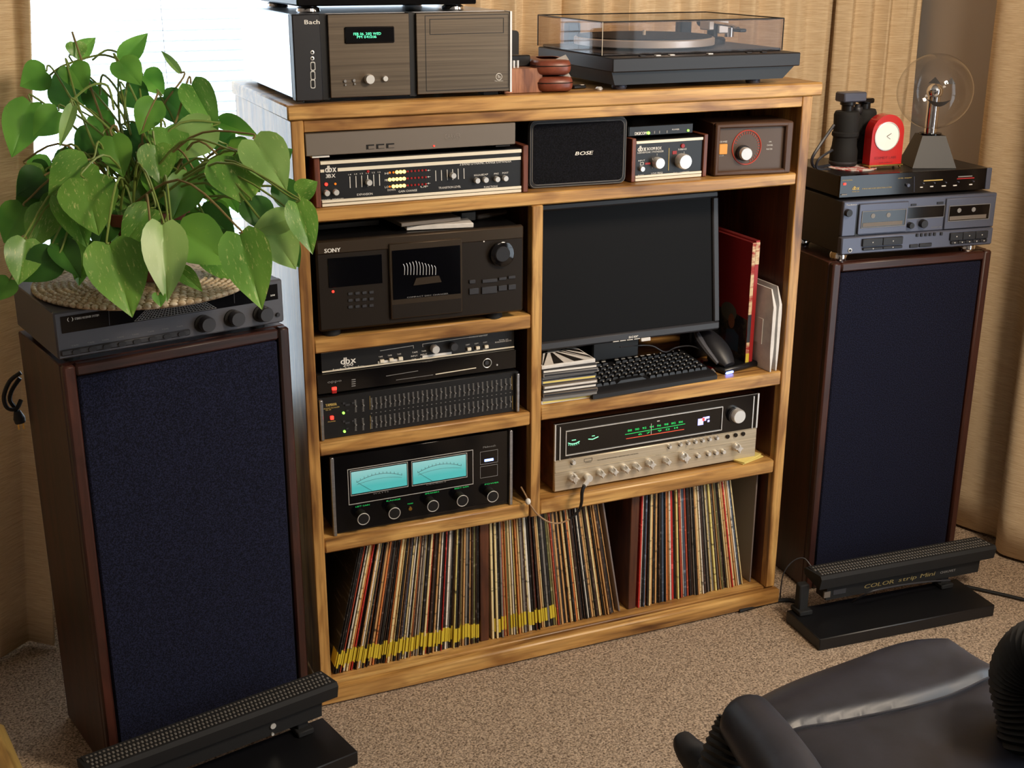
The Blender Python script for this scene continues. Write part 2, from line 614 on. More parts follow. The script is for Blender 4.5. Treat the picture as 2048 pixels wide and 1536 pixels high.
class Dev:
    """a thing with a front: local x along the front, y into the depth, z up; q() measures a point of the photograph on its front plane"""

    def __init__(s, name, label, cat, O, ang=0.0, group=None):
        a = math.radians(ang)
        s.O = Vector(O)
        s.X, s.Y = Vector((math.cos(a), math.sin(a), 0)), Vector((-math.sin(a), math.cos(a), 0))
        s.root = empty(name, O, a)
        tag(s.root, label, cat, group)

    def q(s, u, v, yo=0.0):
        d = ray(u, v)
        t = ((s.O + s.Y * yo - CAM_P).dot(s.Y)) / d.dot(s.Y)
        P = CAM_P + d * t - s.O
        return P.dot(s.X), P.z

    def build(s, mb, name, mat, parent=None, smooth=True):
        return mb.build(name, mat, parent or s.root, smooth)

    def box(s, name, mat, x0, x1, y0, y1, z0, z1, c=0.0, parent=None):
        return s.build(MB().box(x0, x1, y0, y1, z0, z1, c), name, mat, parent)

    def pb(s, name, mat, a, b, y0, y1, c=0.0, parent=None, yo=0.0):
        (x0, z1), (x1, z0) = s.q(*a, yo), s.q(*b, yo)
        return s.box(name, mat, x0, x1, y0, y1, z0, z1, c, parent)

    def pbs(s, name, mat, rects, y0, y1, parent=None, c=0.0):
        mb = MB()
        for a, b in rects:
            (x0, z1), (x1, z0) = s.q(*a), s.q(*b)
            mb.box(x0, x1, y0, y1, z0, z1, c)
        return s.build(mb, name, mat, parent)

    def knob(s, mat, uv, r, l, name='knob', style=0, y=0.0, parent=None, yo=None):
        x, z = s.q(*uv, -l if yo is None else yo)
        key = (mat, round(r, 4), round(l, 4), style)
        if key not in KNOBS:
            mb = MB()
            if style == 0:
                mb.lathe([(r, 0), (r, l * 0.85), (r * 0.9, l), (1e-6, l)], (0, 0, 0), 'y', 20, -1)
            elif style == 1:     # pointer knob with wings
                mb.lathe([(r, 0), (r * 0.95, l * 0.5), (r * 0.7, l * 0.62), (r * 0.55, l), (1e-6, l)], (0, 0, 0), 'y', 18, -1)
                mb.box(-r * 0.16, r * 0.16, -l * 1.02, -l * 0.3, -r, r * 1.05, 0.0006)
                mb.box(-r, r, -l * 0.95, -l * 0.3, -r * 0.16, r * 0.16, 0.0006)
            elif style == 2:     # push button, square
                mb.box(-r, r, -l, 0, -r, r, min(r, l) * 0.25)
            elif style == 3:     # cylinder with a ring
                mb.lathe([(r * 0.92, 0), (r * 0.92, l * 0.8), (r, l * 0.82), (r, l), (1e-6, l)], (0, 0, 0), 'y', 24, -1)
            me = mb.mesh(name)
            me.materials.append(mt(mat))
            KNOBS[key] = me
        return link(name, KNOBS[key], parent or s.root, (x, y, z))

    def text(s, string, a, w=None, h=0.006, mat='white_print', y=-0.0006, parent=None, bold=0.0, italic=0.0, b=None, name='lettering'):
        x, z = s.q(*a)
        if b is not None:
            w = s.q(*b)[0] - x
        return s.build(MB().text(string, x, z, h, w, y, bold, italic), name, mat, parent, False)

    def line(s, name, mat, a, b, t=0.0012, y0=-0.0008, y1=0.0005, parent=None):
        (x0, z0), (x1, z1) = s.q(*a), s.q(*b)
        d = Vector((x1 - x0, z1 - z0))
        n = Vector((-d.y, d.x)).normalized() * t / 2
        poly = [(x0 + n.x, z0 + n.y), (x1 + n.x, z1 + n.y), (x1 - n.x, z1 - n.y), (x0 - n.x, z0 - n.y)]
        return s.build(MB().prism(poly, y0, y1), name, mat, parent)

    def frame(s, name, mat, a, b, t=0.0012, y0=-0.0008, y1=0.0004, parent=None):
        (x0, z1), (x1, z0) = s.q(*a), s.q(*b)
        mb = MB().box(x0, x1, y0, y1, z1 - t, z1).box(x0, x1, y0, y1, z0, z0 + t)
        mb.box(x0, x0 + t, y0, y1, z0 + t, z1 - t).box(x1 - t, x1, y0, y1, z0 + t, z1 - t)
        return s.build(mb, name, mat, parent)


def ordinal(n):
    return '%d%s' % (n, 'th' if 10 <= n % 100 <= 20 else {1: 'st', 2: 'nd', 3: 'rd'}.get(n % 10, 'th'))


# ------------------------------------------------------------------ the room
FX0, FX1, FY0, FY1, CZ = -2.65, 1.94, -4.0, 0.66, 2.45
struct(MB().box(FX0 - .1, FX1 + .1, FY0 - .1, FY1 + .1, -0.05, 0).build('floor', 'carpet'))
struct(MB().box(FX0 - .1, FX1 + .1, FY0 - .1, FY1 + .1, CZ, CZ + .05).build('ceiling', 'ceiling_paint'))


def wall(name, a0, a1, along, p0, p1, hole=None):
    mb = MB()

    def B(s0, s1, z0, z1):
        if along == 'x': mb.box(s0, s1, p0, p1, z0, z1)
        else: mb.box(p0, p1, s0, s1, z0, z1)
    if hole:
        h0, h1, z0, z1 = hole
        B(a0, h0, 0, CZ); B(h1, a1, 0, CZ); B(h0, h1, 0, z0); B(h0, h1, z1, CZ)
    else:
        B(a0, a1, 0, CZ)
    return struct(mb.build(name, 'wall_paint'))


WX0, WX1, WZ0, WZ1 = -0.95, 0.95, 0.40, 2.05
wall('wall_back', FX0 - .1, FX1 + .1, 'x', FY1, FY1 + .1, (WX0, WX1, WZ0, WZ1))
wall('wall_front', FX0 - .1, FX1 + .1, 'x', FY0 - .1, FY0)
wall('wall_right', FY0, FY1, 'y', FX1, FX1 + .1, (-2.35, -0.75, 0.08, 2.05))
wall('wall_left', FY0, FY1, 'y', FX0 - .1, FX0)
# window behind the cabinet: frame, sash bar, pane, and the blind with each slat
wn = struct(empty('window_1', ((WX0 + WX1) / 2, FY1 + .05, WZ0)))
hw = (WX1 - WX0) / 2
hh = WZ1 - WZ0
mb = MB()
mb.box(-hw, hw, -.03, .03, 0, .04).box(-hw, hw, -.03, .03, hh - .04, hh)
mb.box(-hw, -hw + .04, -.03, .03, .04, hh - .04).box(hw - .04, hw, -.03, .03, .04, hh - .04)
mb.build('window_frame', 'trim_white', wn)
MB().box(-hw + .04, hw - .04, .0, .006, .04, hh - .04).build('pane', 'window_glass', wn)
MB().box(-hw - .03, hw + .03, -.085, -.03, -.02, 0, .004).build('window_sill', 'trim_white', wn)
bl = empty('venetian_blind', (0, 0.655, 0))
tag(bl, 'white slatted blind hanging in the bright window behind the plant', 'blind')
BX0, BX1 = -0.9, 0.52
MB().box(BX0, BX1, -.02, .012, 2.0, 2.04, .003).build('headrail', 'blind_plastic', bl)
MB().box(BX0, BX1, -.018, .008, .46, .478, .003).build('bottom_rail', 'blind_plastic', bl)
me = MB().add([(x, y, z) for x in (BX0, BX1) for y, z in ((-.0125, -.0022), (-.006, .0002), (0, .001), (.006, .0002), (.0125, -.0022))],
              [(i, i + 1, i + 6, i + 5) for i in range(4)]).mesh('slat')
me.materials.append(mt('blind_plastic'))
z = .50
while z < 1.99:
    link('slat', me, bl, (0, -.005, z))
    z += .0225
for x in (-.75, -.12, .42):
    MB().cyl((x, -.019, .47), (x, -.019, 2.0), .0008, n=6).build('ladder_cord', 'blind_plastic', bl)


def sky_window(name, y0, y1, z0, z1, x):
    o = struct(empty(name, (x, (y0 + y1) / 2, z0)))
    a, h = (y1 - y0) / 2, z1 - z0
    mb = MB().box(-.03, .03, -a, a, 0, .05).box(-.03, .03, -a, a, h - .05, h)
    mb.box(-.03, .03, -a, -a + .05, .05, h - .05).box(-.03, .03, a - .05, a, .05, h - .05).box(-.02, .02, -a, a, h * .5 - .02, h * .5 + .02)
    mb.build('window_frame', 'trim_white', o)


sky_window('window_2', -2.35, -0.75, 0.08, 2.05, FX1 + .02)
struct(MB().box(-.95, FX1, FY1 - .012, FY1, 0, .085, .003).build('baseboard_back', 'trim_white'))
struct(MB().box(FX1 - .012, FX1, -.74, FY1 - .012, 0, .085, .003).build('baseboard_right', 'trim_white'))


def curtain(name, label, path, folds, z0, z1, thick=0.004, amp=0.03, seed=1, edge=None):
    """pleated cloth hanging along a plan path; edge(t, z) shifts points along x"""
    rnd = random.Random(seed)
    P = [Vector((p[0], p[1], 0)) for p in path]
    L = [0]
    for a, b in zip(P, P[1:]): L.append(L[-1] + (b - a).length)
    tot = L[-1]
    ns = max(40, int(tot / 0.006))
    ph = [rnd.uniform(-.6, .6) for _ in range(folds + 3)]
    am = [rnd.uniform(.35, 1.0) for _ in range(folds + 3)]
    nz = 22
    vs = []
    for j in range(nz + 1):
        z = z0 + (z1 - z0) * j / nz
        for i in range(ns + 1):
            s = i / ns
            d = s * tot
            k = 0
            while k < len(L) - 2 and d > L[k + 1]: k += 1
            t = (d - L[k]) / (L[k + 1] - L[k])
            p = P[k].lerp(P[k + 1], t)
            dr = (P[k + 1] - P[k]).normalized()
            n = Vector((dr.y, -dr.x, 0))
            g = s * folds
            gi = int(g)
            fr = g - gi
            A = am[gi] * (1 - fr) + am[gi + 1] * fr
            Q = ph[gi] * (1 - fr) + ph[gi + 1] * fr
            wob = .12 * math.sin(z * 2.1 + gi * 1.7 + seed)
            a = math.sin(2 * math.pi * (g + wob) + Q)
            a2 = math.cos(2 * math.pi * (g + wob) + Q)
            q = p + n * (amp * A * a) + dr * (amp * .35 * A * a2 * a)
            x, y = q.x, q.y
            if edge: x += edge(s, z)
            vs.append((x, y, z))
    fs = [(j * (ns + 1) + i, j * (ns + 1) + i + 1, (j + 1) * (ns + 1) + i + 1, (j + 1) * (ns + 1) + i) for j in range(nz) for i in range(ns)]
    o = MB().add(vs, fs).build(name, 'curtain_cloth')
    md = o.modifiers.new('thickness', 'SOLIDIFY')
    md.thickness = thick
    md.offset = 0
    return tag(o, label, 'curtain', 'tan woven drapes')


curtain('curtain', 'tan drape hanging left of the bright window behind the plant', [(-1.35, .475), (-.45, .475)], 7, .012, 2.25, amp=.03, seed=4,
        edge=lambda s, z: s * (-.057 + .107 * z / 1.42))
curtain('curtain', 'tan pleated drape hanging behind the turntable and cabinet top', [(.50, .575), (1.65, .575)], 14, .02, 2.25, amp=.024, seed=9)
curtain('curtain', 'narrow tan drape behind the binoculars, beside the bare grey wall', [(1.615, .55), (1.912, .565)], 4, .02, 2.25, amp=.02, seed=14)
curtain('curtain', 'tan drape on the side wall behind the plasma globe speaker', [(1.90, .27), (1.875, .1), (1.87, -.78)], 4, .01, 2.25, amp=.032, seed=5)

# ------------------------------------------------------------------ the cabinet
CX1 = 1.1448          # right outer side
LI, C1, C2, RI = 0.0236, 0.4836, 0.5074, 1.119
TOPZ, S1, CDZ, EQZ, AMZ, MOZ, BSZ = 1.2555, 1.0626, 0.8099, 0.5957, 0.3831, 0.6050, 0.0450
DEP = 0.497
cab = empty('stereo_cabinet', (0, 0, 0))
tag(cab, 'honey stained wooden stereo cabinet with open shelves full of audio gear', 'cabinet')


def cb(name, mat, *a, c=0.0018):
    return MB().box(*a, c).build(name, mat, cab)


cb('top_board', 'honey_wood_x', -.006, 1.1665, -.004, DEP, 1.2277, TOPZ, c=.003)
cb('side_panel', 'honey_wood_z', 0, LI, 0, DEP, .045, 1.2277)
cb('side_panel', 'honey_wood_z', RI, CX1, 0, DEP, .045, 1.2277)
cb('top_rail', 'honey_wood_x', LI, RI, .001, .022, 1.205, 1.2277)
cb('shelf', 'honey_wood_x', LI, RI, .002, DEP - .012, 1.0365, S1, c=.003)
cb('center_divider', 'honey_wood_z', C1, C2, 0.0, DEP - .012, .3494, 1.0365)
cb('shelf', 'honey_wood_x', LI, C1, .002, DEP - .012, .7796, CDZ, c=.003)
cb('shelf', 'honey_wood_x', LI, C1, .002, DEP - .012, .5648, EQZ, c=.003)
cb('shelf', 'honey_wood_x', LI, C1, .002, DEP - .012, .3494, AMZ, c=.004)
cb('shelf', 'honey_wood_x', C2, RI, .002, DEP - .012, .5709, MOZ, c=.003)
cb('shelf', 'honey_wood_x', C2, RI, .002, DEP - .012, .3494, AMZ, c=.004)
cb('base_shelf', 'honey_wood_x', -.004, 1.150, .008, DEP, .012, BSZ, c=.002)
cb('base_rail', 'honey_wood_x', -.006, 1.153, -.014, .008, .003, BSZ - .004, c=.004)
cb('record_divider', 'dark_wood_z', .379, .4005, .035, DEP - .012, BSZ, .3494)
cb('record_divider', 'dark_wood_z', .755, .7765, .035, DEP - .012, BSZ, .3494)
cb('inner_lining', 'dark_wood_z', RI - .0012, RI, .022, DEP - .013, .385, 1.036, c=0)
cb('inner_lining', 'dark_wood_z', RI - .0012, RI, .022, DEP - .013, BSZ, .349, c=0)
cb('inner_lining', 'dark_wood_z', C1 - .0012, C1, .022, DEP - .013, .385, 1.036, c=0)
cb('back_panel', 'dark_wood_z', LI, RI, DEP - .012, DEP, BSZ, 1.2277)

# ------------------------------------------------------------------ records
PAL = [('cream', (222, 202, 150)), ('tan', (196, 150, 96)), ('black', (22, 20, 20)), ('dark brown', (58, 38, 28)), ('grey', (122, 116, 108)),
       ('white', (226, 220, 206)), ('rust red', (160, 64, 40)), ('slate blue', (66, 78, 96)), ('orange', (204, 120, 62)), ('olive', (104, 100, 60)),
       ('bright red', (186, 44, 36)), ('pale yellow', (224, 208, 130))]
WTS = [15, 12, 30, 16, 8, 8, 5, 5, 5, 4, 2, 3]
for nm, c in PAL:
    c2 = tuple(max(0, int(k * .45)) for k in c) if sum(c) > 300 else tuple(min(255, k + 70) for k in c)
    M('spine ' + nm, c, .6, noise=(c2, (8, 8, 95), .57, .68))
M('sleeve_edge', (206, 190, 160), .8)
M('sleeve_grey', (122, 110, 106), .6)
SH, SD = .296, .300
rnd = random.Random(21)
BAYN = ['leftmost', 'middle', 'rightmost']


def record(bay, k, n, x, lean, th, colour, tape, y=.034, face=None, h=SH, lab=None):
    """x: left bottom edge of the spine; lean: degrees, top towards +x positive"""
    o = empty('record_sleeve', (x, y, BSZ + .0005), 0)
    o.rotation_euler = (0, math.radians(lean), 0)
    if lean < 0:
        o.location.z += .0
    me = MB().box(0, th, 0, SD, 0, h, .0006)
    s = me.build('sleeve', 'spine ' + colour if face is None else face, o)
    if tape:
        zt = rnd.uniform(.012, .022)
        MB().box(-.0001, th + .0001, -.0006, .03, zt, zt + .034).build('yellow_tape', 'tape_yellow', o)
    if lean > 0:
        o.location.z += math.sin(math.radians(lean)) * th
    tag(o, lab or '%s%s record spine, %s from left in the %s record bay' % ('yellow-taped ' if tape else '', colour, ordinal(k + 1), BAYN[bay]),
        'record', 'records in the %s bay' % BAYN[bay])
    return o


def fill(bay, x0, x1, n, lean0, lean1, tape_to, forced=None, extra=0):
    span = x1 - x0
    tw = [rnd.uniform(.65, 1.35) for _ in range(n)]
    sm = sum(tw)
    x = x0
    last = None
    for k in range(n):
        wd = tw[k] / sm * span
        t = k / (n - 1)
        lean = lean0 + (lean1 - lean0) * t
        col = (forced or {}).get(k)
        while col is None or (col == last and k not in (forced or {})):
            col = rnd.choices([p[0] for p in PAL], WTS)[0]
        last = col
        th = wd * math.cos(math.radians(lean)) - .0008 - SH * math.radians(abs(lean1 - lean0)) / (n - 1)
        record(bay, k, n + extra, x, lean, th, col, k < tape_to and (bay == 0 or rnd.random() < .8), y=.034 + rnd.uniform(-.003, .004))
        x += wd


fill(0, .036, .376, 70, 13.5, .2, 70, {0: 'black', 1: 'black', 2: 'black', 3: 'rust red', 5: 'white', 6: 'cream', 7: 'orange'})
fill(1, .4078, .722, 62, -1.1, -10.2, 32, {}, 1)
record(1, 62, 63, .7315, -10.2, .004, 'grey', False, y=.036, face='sleeve_grey', lab='pale grey record sleeve leaning last in the middle record bay, its face showing')
fill(2, .781, 1.0785, 54, -.2, -10.8, 0, {0: 'bright red', 1: 'white', 3: 'slate blue', 4: 'orange', 6: 'cream', 53: 'cream', 51: 'white', 48: 'bright red'}, 1)
record(2, 54, 55, 1.098, 0, .004, 'grey', False, y=.04, face='sleeve_grey', lab='mauve grey record sleeve standing upright last in the rightmost record bay')

# ------------------------------------------------------------------ top shelf: power amplifier on the range expander
GAP = .0006
d = Dev('range_expander', 'black and silver range expander with wooden cheeks and lit amber meters', 'audio unit', (.044, .016, S1 + GAP))
d.box('case', 'black_satin', .010, .422, .012, .27, .004, .088)
x0, z0 = d.q(629, 417); x1, z1 = d.q(1039.5, 294)
FZ = .0885
d.box('faceplate', 'black_paint', .010, .4215, 0, .012, .001, FZ, .001)
d.box('wood_cheek', 'cheek_wood', -.002, .009, -.006, .272, 0, .094, .0015)
d.box('wood_cheek', 'cheek_wood', .4225, .434, -.006, .272, 0, .094, .0015)
for a, b in ((.0005, .0062), (.0075, .013), (.0795, .0862)):
    d.box('silver_strip', 'cream_trim', .011, .4205, -.003, 0, a, b, .0006)
d.box('silver_stripe', 'cream_trim', .011, d.q(648, 343)[0], -.0016, 0, .0652, .0705)
d.box('silver_stripe', 'cream_trim', d.q(675, 340)[0], .4195, -.0016, 0, .0652, .0715)
d.text('dbx', (650, 345), None, .0125, bold=.0008, b=(672, 343))
d.text('3BX', (651.5, 356), None, .007, bold=.0004, b=(670.5, 354))
d.knob('led_red', (653, 369), .003, .003, 'indicator_light')
d.knob('led_amber_dim', (671, 368), .0022, .002, 'indicator_light')
d.knob('silver', (655, 387), .0055, .010, 'push_button')
d.knob('silver', (673.5, 385.5), .0055, .010, 'push_button')
d.text('POWER', (641, 403), None, .0035, b=(661, 401))
d.text('REMOTE', (665, 401), None, .0035, b=(687, 398.5))
for i, u in enumerate((699.5, 711.5, 723, 735, 747, 758.5)):
    v = 353 - i * 1.0
    d.line('slider_track', 'white_print', (u, v), (u + .8, v + 23), .0013)
    d.text('1.%d' % (4 - i // 2), (u - 3, v - 2.5), None, .0025, b=(u + 2.5, v - 2.8))
d.knob('silver', (739.5, 366), .0058, .012, 'slider_knob')
d.knob('led_red_dim', (736.5, 343), .0026, .002, 'indicator_light')
d.text('EXPANSION', (714, 391.5), None, .004, b=(745, 388.5))
for r in range(3):
    for k in range(11):
        u = 780 + k * 7.2
        v = 345.5 + r * 14.0 - k * .50
        on = (r == 0 and 2 <= k <= 4) or (r == 1 and k <= 4) or (r == 2 and 1 <= k <= 4)
        d.knob('led_amber' if on else ('led_amber_dim' if k <= 4 else 'led_red_dim'), (u, v), .0034 if on else .002, .002, 'meter_light')
    d.text(('HI', 'MID', 'LO')[r], (769.5, 349 + r * 13.6), None, .004, b=(777, 348.4 + r * 13.6))
    d.text('+', (853, 343 + r * 13), None, .004, b=(861, 342.4 + r * 13))
d.text('DOWN', (775, 382), None, .0035, b=(790.5, 380.5))
d.text('GAIN CHANGE', (797, 385), None, .004, b=(834, 381.5))
d.text('UP', (841, 375.5), None, .0035, b=(856, 374))
for i, u in enumerate((871, 882.5, 894, 905, 916, 927.5)):
    v = 341 - i * .9
    d.line('slider_track', 'white_print', (u, v), (u + .6, v + 21), .0012)
d.knob('silver', (908, 352), .0056, .012, 'slider_knob')
d.text('TRANSITION LEVEL', (877, 378), None, .004, b=(921.5, 373.5))
d.text('3 BAND DYNAMIC RANGE EXPANDER', (919.5, 331), None, .0042, b=(1022.5, 322.5))
for u, v, t, wdt in ((956, 362, 'RELEASE', 17), (973, 360.5, 'EXP', 11), (996, 359, 'PRE', 9), (1012.5, 357.5, 'POST', 12)):
    d.knob('silver', (u, v), .0055, .010, 'push_button')
    d.text(t, (u - 8, v - 9.8), None, .0032, b=(u - 8 + wdt, v - 10.8))
d.text('FUNCTIONS', (968, 376), None, .0035, b=(995, 373))

d = Dev('power_amplifier', 'slim grey power amplifier lying on the range expander, three slots in front', 'amplifier', (.0256, -.001, S1 + .0955), .2)
d.box('case', 'carver_grey', 0, .420, 0, .26, .004, .0455, .0012)
xa, za = d.q(620, 320)
(x0, z1), (x1, z0) = d.q(617.5, 273.5), d.q(1038, 293)
d.box('foot', 'white_print', .012, .045, .004, .03, .0, .004)
d.box('foot', 'black_rough', .38, .41, .004, .03, .0, .004)
d.box('foot', 'black_rough', .012, .04, .22, .25, .0, .004)
d.box('foot', 'black_rough', .38, .41, .22, .25, .0, .004)
for u in (732.5, 752.5, 772.5):
    d.pb('vent_slot', 'black_rough', (u, 289.5 - (u - 732) * .06), (u + 16, 298 - (u - 732) * .06), -.0008, .0006)
    d.pb('slot_lip', 'carver_grey', (u + 3.5, 292 - (u - 732) * .06), (u + 16, 297 - (u - 732) * .06), -.002, .0002)
d.knob('led_red', (868.5, 292), .0016, .002, 'indicator_light')
d.text('CARVER', (889, 277), None, .008, 'carver_emboss', b=(921, 274.5))
d.text('POWER AMPLIFIER', (893, 280.8), None, .003, 'carver_emboss', b=(920, 279.5))

d = Dev('bookshelf_speaker', 'small black speaker with rounded grille on the top shelf of cabinet', 'speaker', (.4925, .045, S1 + GAP), -3.5)


def rrect(x0, x1, z0, z1, r, n=6):
    P = []
    for cx, cz, a in ((x1 - r, z1 - r, 0), (x0 + r, z1 - r, 90), (x0 + r, z0 + r, 180), (x1 - r, z0 + r, 270)):
        for i in range(n + 1):
            t = math.radians(a + 90 * i / n)
            P.append((cx + r * math.cos(t), cz + r * math.sin(t)))
    return P


BW, BH = .216, .1385
d.build(MB().prism(rrect(0, BW, 0, BH, .014)[::-1], 0.0, .13), 'enclosure', 'black_satin')
d.build(MB().prism(rrect(.004, BW - .004, .004, BH - .004, .011)[::-1], -.006, .0), 'grille_frame', 'plastic_dark')
d.build(MB().prism(rrect(.009, BW - .009, .009, BH - .009, .008)[::-1], -.0075, -.004), 'grille', 'grille_black')
mb = MB()
for inset in (.0025, .0075):
    a = rrect(inset, BW - inset, inset, BH - inset, .012)
    pts = [(p[0], -.0062, p[1]) for p in a]
    mb.tube(pts + [pts[0]], .0006, 5, 1, False)
d.build(mb, 'grille_rim', 'grey_print')
d.text('BOSE', (1147, 309.5), None, .0072, 'white_print', y=-.0082, bold=.0008, italic=.3, b=(1181, 306.5))

d = Dev('sound_synthesizer', 'small black and silver audio box with wooden cheeks and two silver knobs', 'audio unit', (.725, .036, S1 + GAP), 1.0)
d.box('case', 'black_satin', .008, .172, .01, .2, .003, .086)
d.box('faceplate', 'black_paint', .008, .1725, 0, .01, .001, .086, .001)
d.box('wood_cheek', 'cheek_wood', -.002, .0075, -.005, .2, 0, .0905, .0012)
d.box('wood_cheek', 'cheek_wood', .1735, .183, -.005, .2, 0, .0905, .0012)
for a, b in ((.0005, .0065), (.0075, .0125), (.0785, .0845)):
    d.box('silver_strip', 'cream_trim', .009, .172, -.003, 0, a, b, .0006)
d.text('dbx', (1275, 303), None, .0115, bold=.0006, b=(1292, 301))
d.text('BOOM BOX', (1294, 300.8), None, .0062, bold=.0003, b=(1322.5, 298))
d.text('SUBHARMONIC SYNTHESIZER', (1274.5, 307.5), None, .0036, b=(1327, 303.5))
d.knob('silver', (1286, 338.5), .0055, .008, 'push_button')
d.knob('silver', (1321, 327), .0118, .016, 'knob')
d.knob('silver', (1372, 324), .0160, .020, 'knob')
d.line('divider_line', 'gold_print', (1338, 296), (1336.5, 341), .0012)
d.pbs('indicator_mark', 'led_red_dim', [((1290, 325.5), (1300, 328.5)), ((1345, 302), (1353, 308))], -.001, .0004)
d.knob('led_red_dim', (1366.5, 292), .0045, .003, 'indicator_light')
d.text('SUBBASS', (1356, 300.5), None, .0034, b=(1373, 298.8))
d.text('INPUT', (1276.5, 323), None, .003, b=(1289.5, 321))
d.text('LOW FREQ', (1302, 348.5), None, .0034, b=(1325, 345.5))
d.text('SUBHARMONICS', (1346.5, 347.5), None, .0034, b=(1378, 344.5))
d.text('IN OUT', (1276, 352.5), None, .003, b=(1287, 350.5))
d.frame('mark', 'white_print', (1280, 325), (1287, 330), .0008)
for u, v in ((1313, 309), (1304, 318), (1303, 336), (1367, 305)):
    d.pb('tick', 'grey_print', (u, v - 2), (u + 1.5, v + 2), -.0008, .0002)

d = Dev('video_scaler', 'thin black box with two green lights on the small audio box', 'audio unit', (.722, .05, S1 + .0915), .5)
d.box('case', 'black_satin', 0, .158, 0, .14, .001, .0225, .0015)
d.box('front_panel', 'black_paint', .003, .155, -.0015, 0, .003, .021)
d.text('DIGICOM', (1268.5, 270), None, .006, bold=.0005, b=(1292, 268), y=-.0022)
d.knob('led_green', (1297, 266), .0032, .003, 'indicator_light', y=-.0015)
d.knob('led_green', (1376.5, 261), .0024, .003, 'indicator_light', y=-.0015)
for u in (1308, 1318, 1333):
    d.pb('indicator_mark', 'grey_print', (u - 1, 262 - (u - 1308) * .05), (u + 1, 267 - (u - 1308) * .05), -.0022, 0)
d.text('POWER', (1343, 260.5), None, .003, b=(1357.5, 259.5), y=-.0022)

d = Dev('rotor_control', 'brown antenna control box with ringed dial and round silver knob', 'control box', (.9225, .03, S1 + GAP), -7.5)
RW, RH = .182, .112
mb = MB().box(0, RW, 0.012, .11, 0, RH, .002)
d.build(mb, 'case', 'rotor_brown')
mb = MB()
t = .0105
mb.box(0, RW, -.004, .012, RH - t, RH, .003).box(0, RW, -.004, .012, 0, t, .003)
mb.box(0, t, -.0045, .0115, .001, RH - .001, .003).box(RW - t * 1.6, RW, -.0045, .0115, .001, RH - .001, .003)
d.build(mb, 'bezel', 'rotor_brown')
d.box('faceplate', 'rotor_face', t, RW - t * 1.6, .006, .012, t, RH - t)
cx, cz = d.q(1493.5, 295, .005)
mb = MB()
ring = [(cx + .0335 * math.cos(2 * math.pi * i / 40), .0055, cz + .0365 * math.sin(2 * math.pi * i / 40)) for i in range(41)]
mb.tube(ring, .0016, 6, 1, False)
for i in range(22):
    a = math.radians(-70 + i * 11)
    p0, p1 = [(cx + r * .92 * math.cos(a), .0056, cz + r * math.sin(a)) for r in (.0285, .0335)]
    mb.tube([p0, p1], .0009, 4, 1)
d.build(mb, 'dial_ring', 'rotor_red')
d.knob('charcoal_dark', (1487, 306), .0165, .012, 'knob_skirt', y=.006, yo=0)
d.knob('silver', (1493, 308), .0140, .020, 'knob', y=.004, yo=-.014)
d.pb('rocker_switch', 'amber_rocker', (1437.5, 288), (1452.5, 308), 0, .0065, .001, yo=.005)
d.text('CLOCKWISE', (1434, 286.5), None, .0038, b=(1456.5, 283.5), y=.0052)
d.text('ROTOR', (1436.5, 313.5), None, .0038, b=(1450, 310.5), y=.0052)
d.text('CHANNEL', (1536, 292.5), None, .003, b=(1548, 290), y=.0052)
d.text('MASTER', (1535, 300.5), None, .003, b=(1547, 298), y=.0052)
d.text('ON', (1540, 285.5), None, .003, b=(1545, 284), y=.0052)

o = MB().box(.0, .05, 0, .06, 0, .035, .004).build('cable_junction', 'dark_bronze')
o.location = (.80, .18, S1 + .116)
tag(o, 'small brown box sitting behind the thin black box with green lights', 'box')

# ------------------------------------------------------------------ CD changer bay
d = Dev('cd_changer', 'dark bronze compact disc changer with smoked window and jog dial', 'cd player', (.034, -.003, CDZ + GAP), -1.6)
SW, SHH = .424, .193
for x in (.03, .37):
    for y in (.03, .30):
        d.build(MB().cyl((x, y, 0), (x, y, .016), .018, n=16), 'foot', 'black_rough')
d.box('case', 'black_satin', .002, SW - .002, .01, .37, .015, SHH - .004, .003)
d.box('faceplate', 'dark_bronze', 0, SW, 0, .012, .014, SHH, .004)
d.box('top_band', 'sony_bronze', .001, SW - .001, -.002, .004, SHH - .028, SHH - .001, .003)
d.text('SONY', (648, 505.5), None, .0078, bold=.0008, b=(680, 502), y=-.0026)
d.pb('display_window', 'black_gloss', (655, 517), (765, 566), -.0015, .002, .0006)
d.knob('led_red', (666.5, 583.5), .0024, .002, 'indicator_light')
(dx0, dz1), (dx1, dz0) = d.q(776, 487), d.q(924, 612)
dr = d.box('door', 'sony_bronze', dx0, dx1, -.006, .0, dz0 - .012, dz1, .002)
d.pb('door_window', 'black_gloss', (782, 500), (919, 585), -.0072, -.0055, 0, dr)
(wx0, wz1), (wx1, wz0) = d.q(786, 512), d.q(917, 578)
d.box('door_lower', 'dark_bronze', dx0 + .004, dx1 - .004, -.0068, -.0055, dz0 - .009, dz0 + .018, 0, dr)
mb = MB()
for i in range(11):
    u = 805 + i * 6.2
    mb2 = d.q(u, 520 + abs(i - 4) * 1.6)
    mb3 = d.q(u + 1.5, 548)
    mb.tube([(mb3[0], -.0078, mb3[1]), (mb2[0] + .0015, -.0082, (mb2[1] + mb3[1]) / 2 + .004), (mb2[0] - .001, -.0078, mb2[1])], .0006, 5, 4)
d.build(mb, 'disc_row', 'silver', dr)['kind'] = 'stuff'
(a0, a1), (b0, b1) = d.q(824, 569), d.q(880, 549)
d.build(MB().prism([(a0, a1), (b0, a1 + .002), (b0 - .005, b1), (a0 + .006, b1 - .001)], -.0095, -.007), 'disc_slot_marker', 'sony_bronze', dr)
d.knob('black_gloss', (1006, 509), .0255, .010, 'jog_dial')
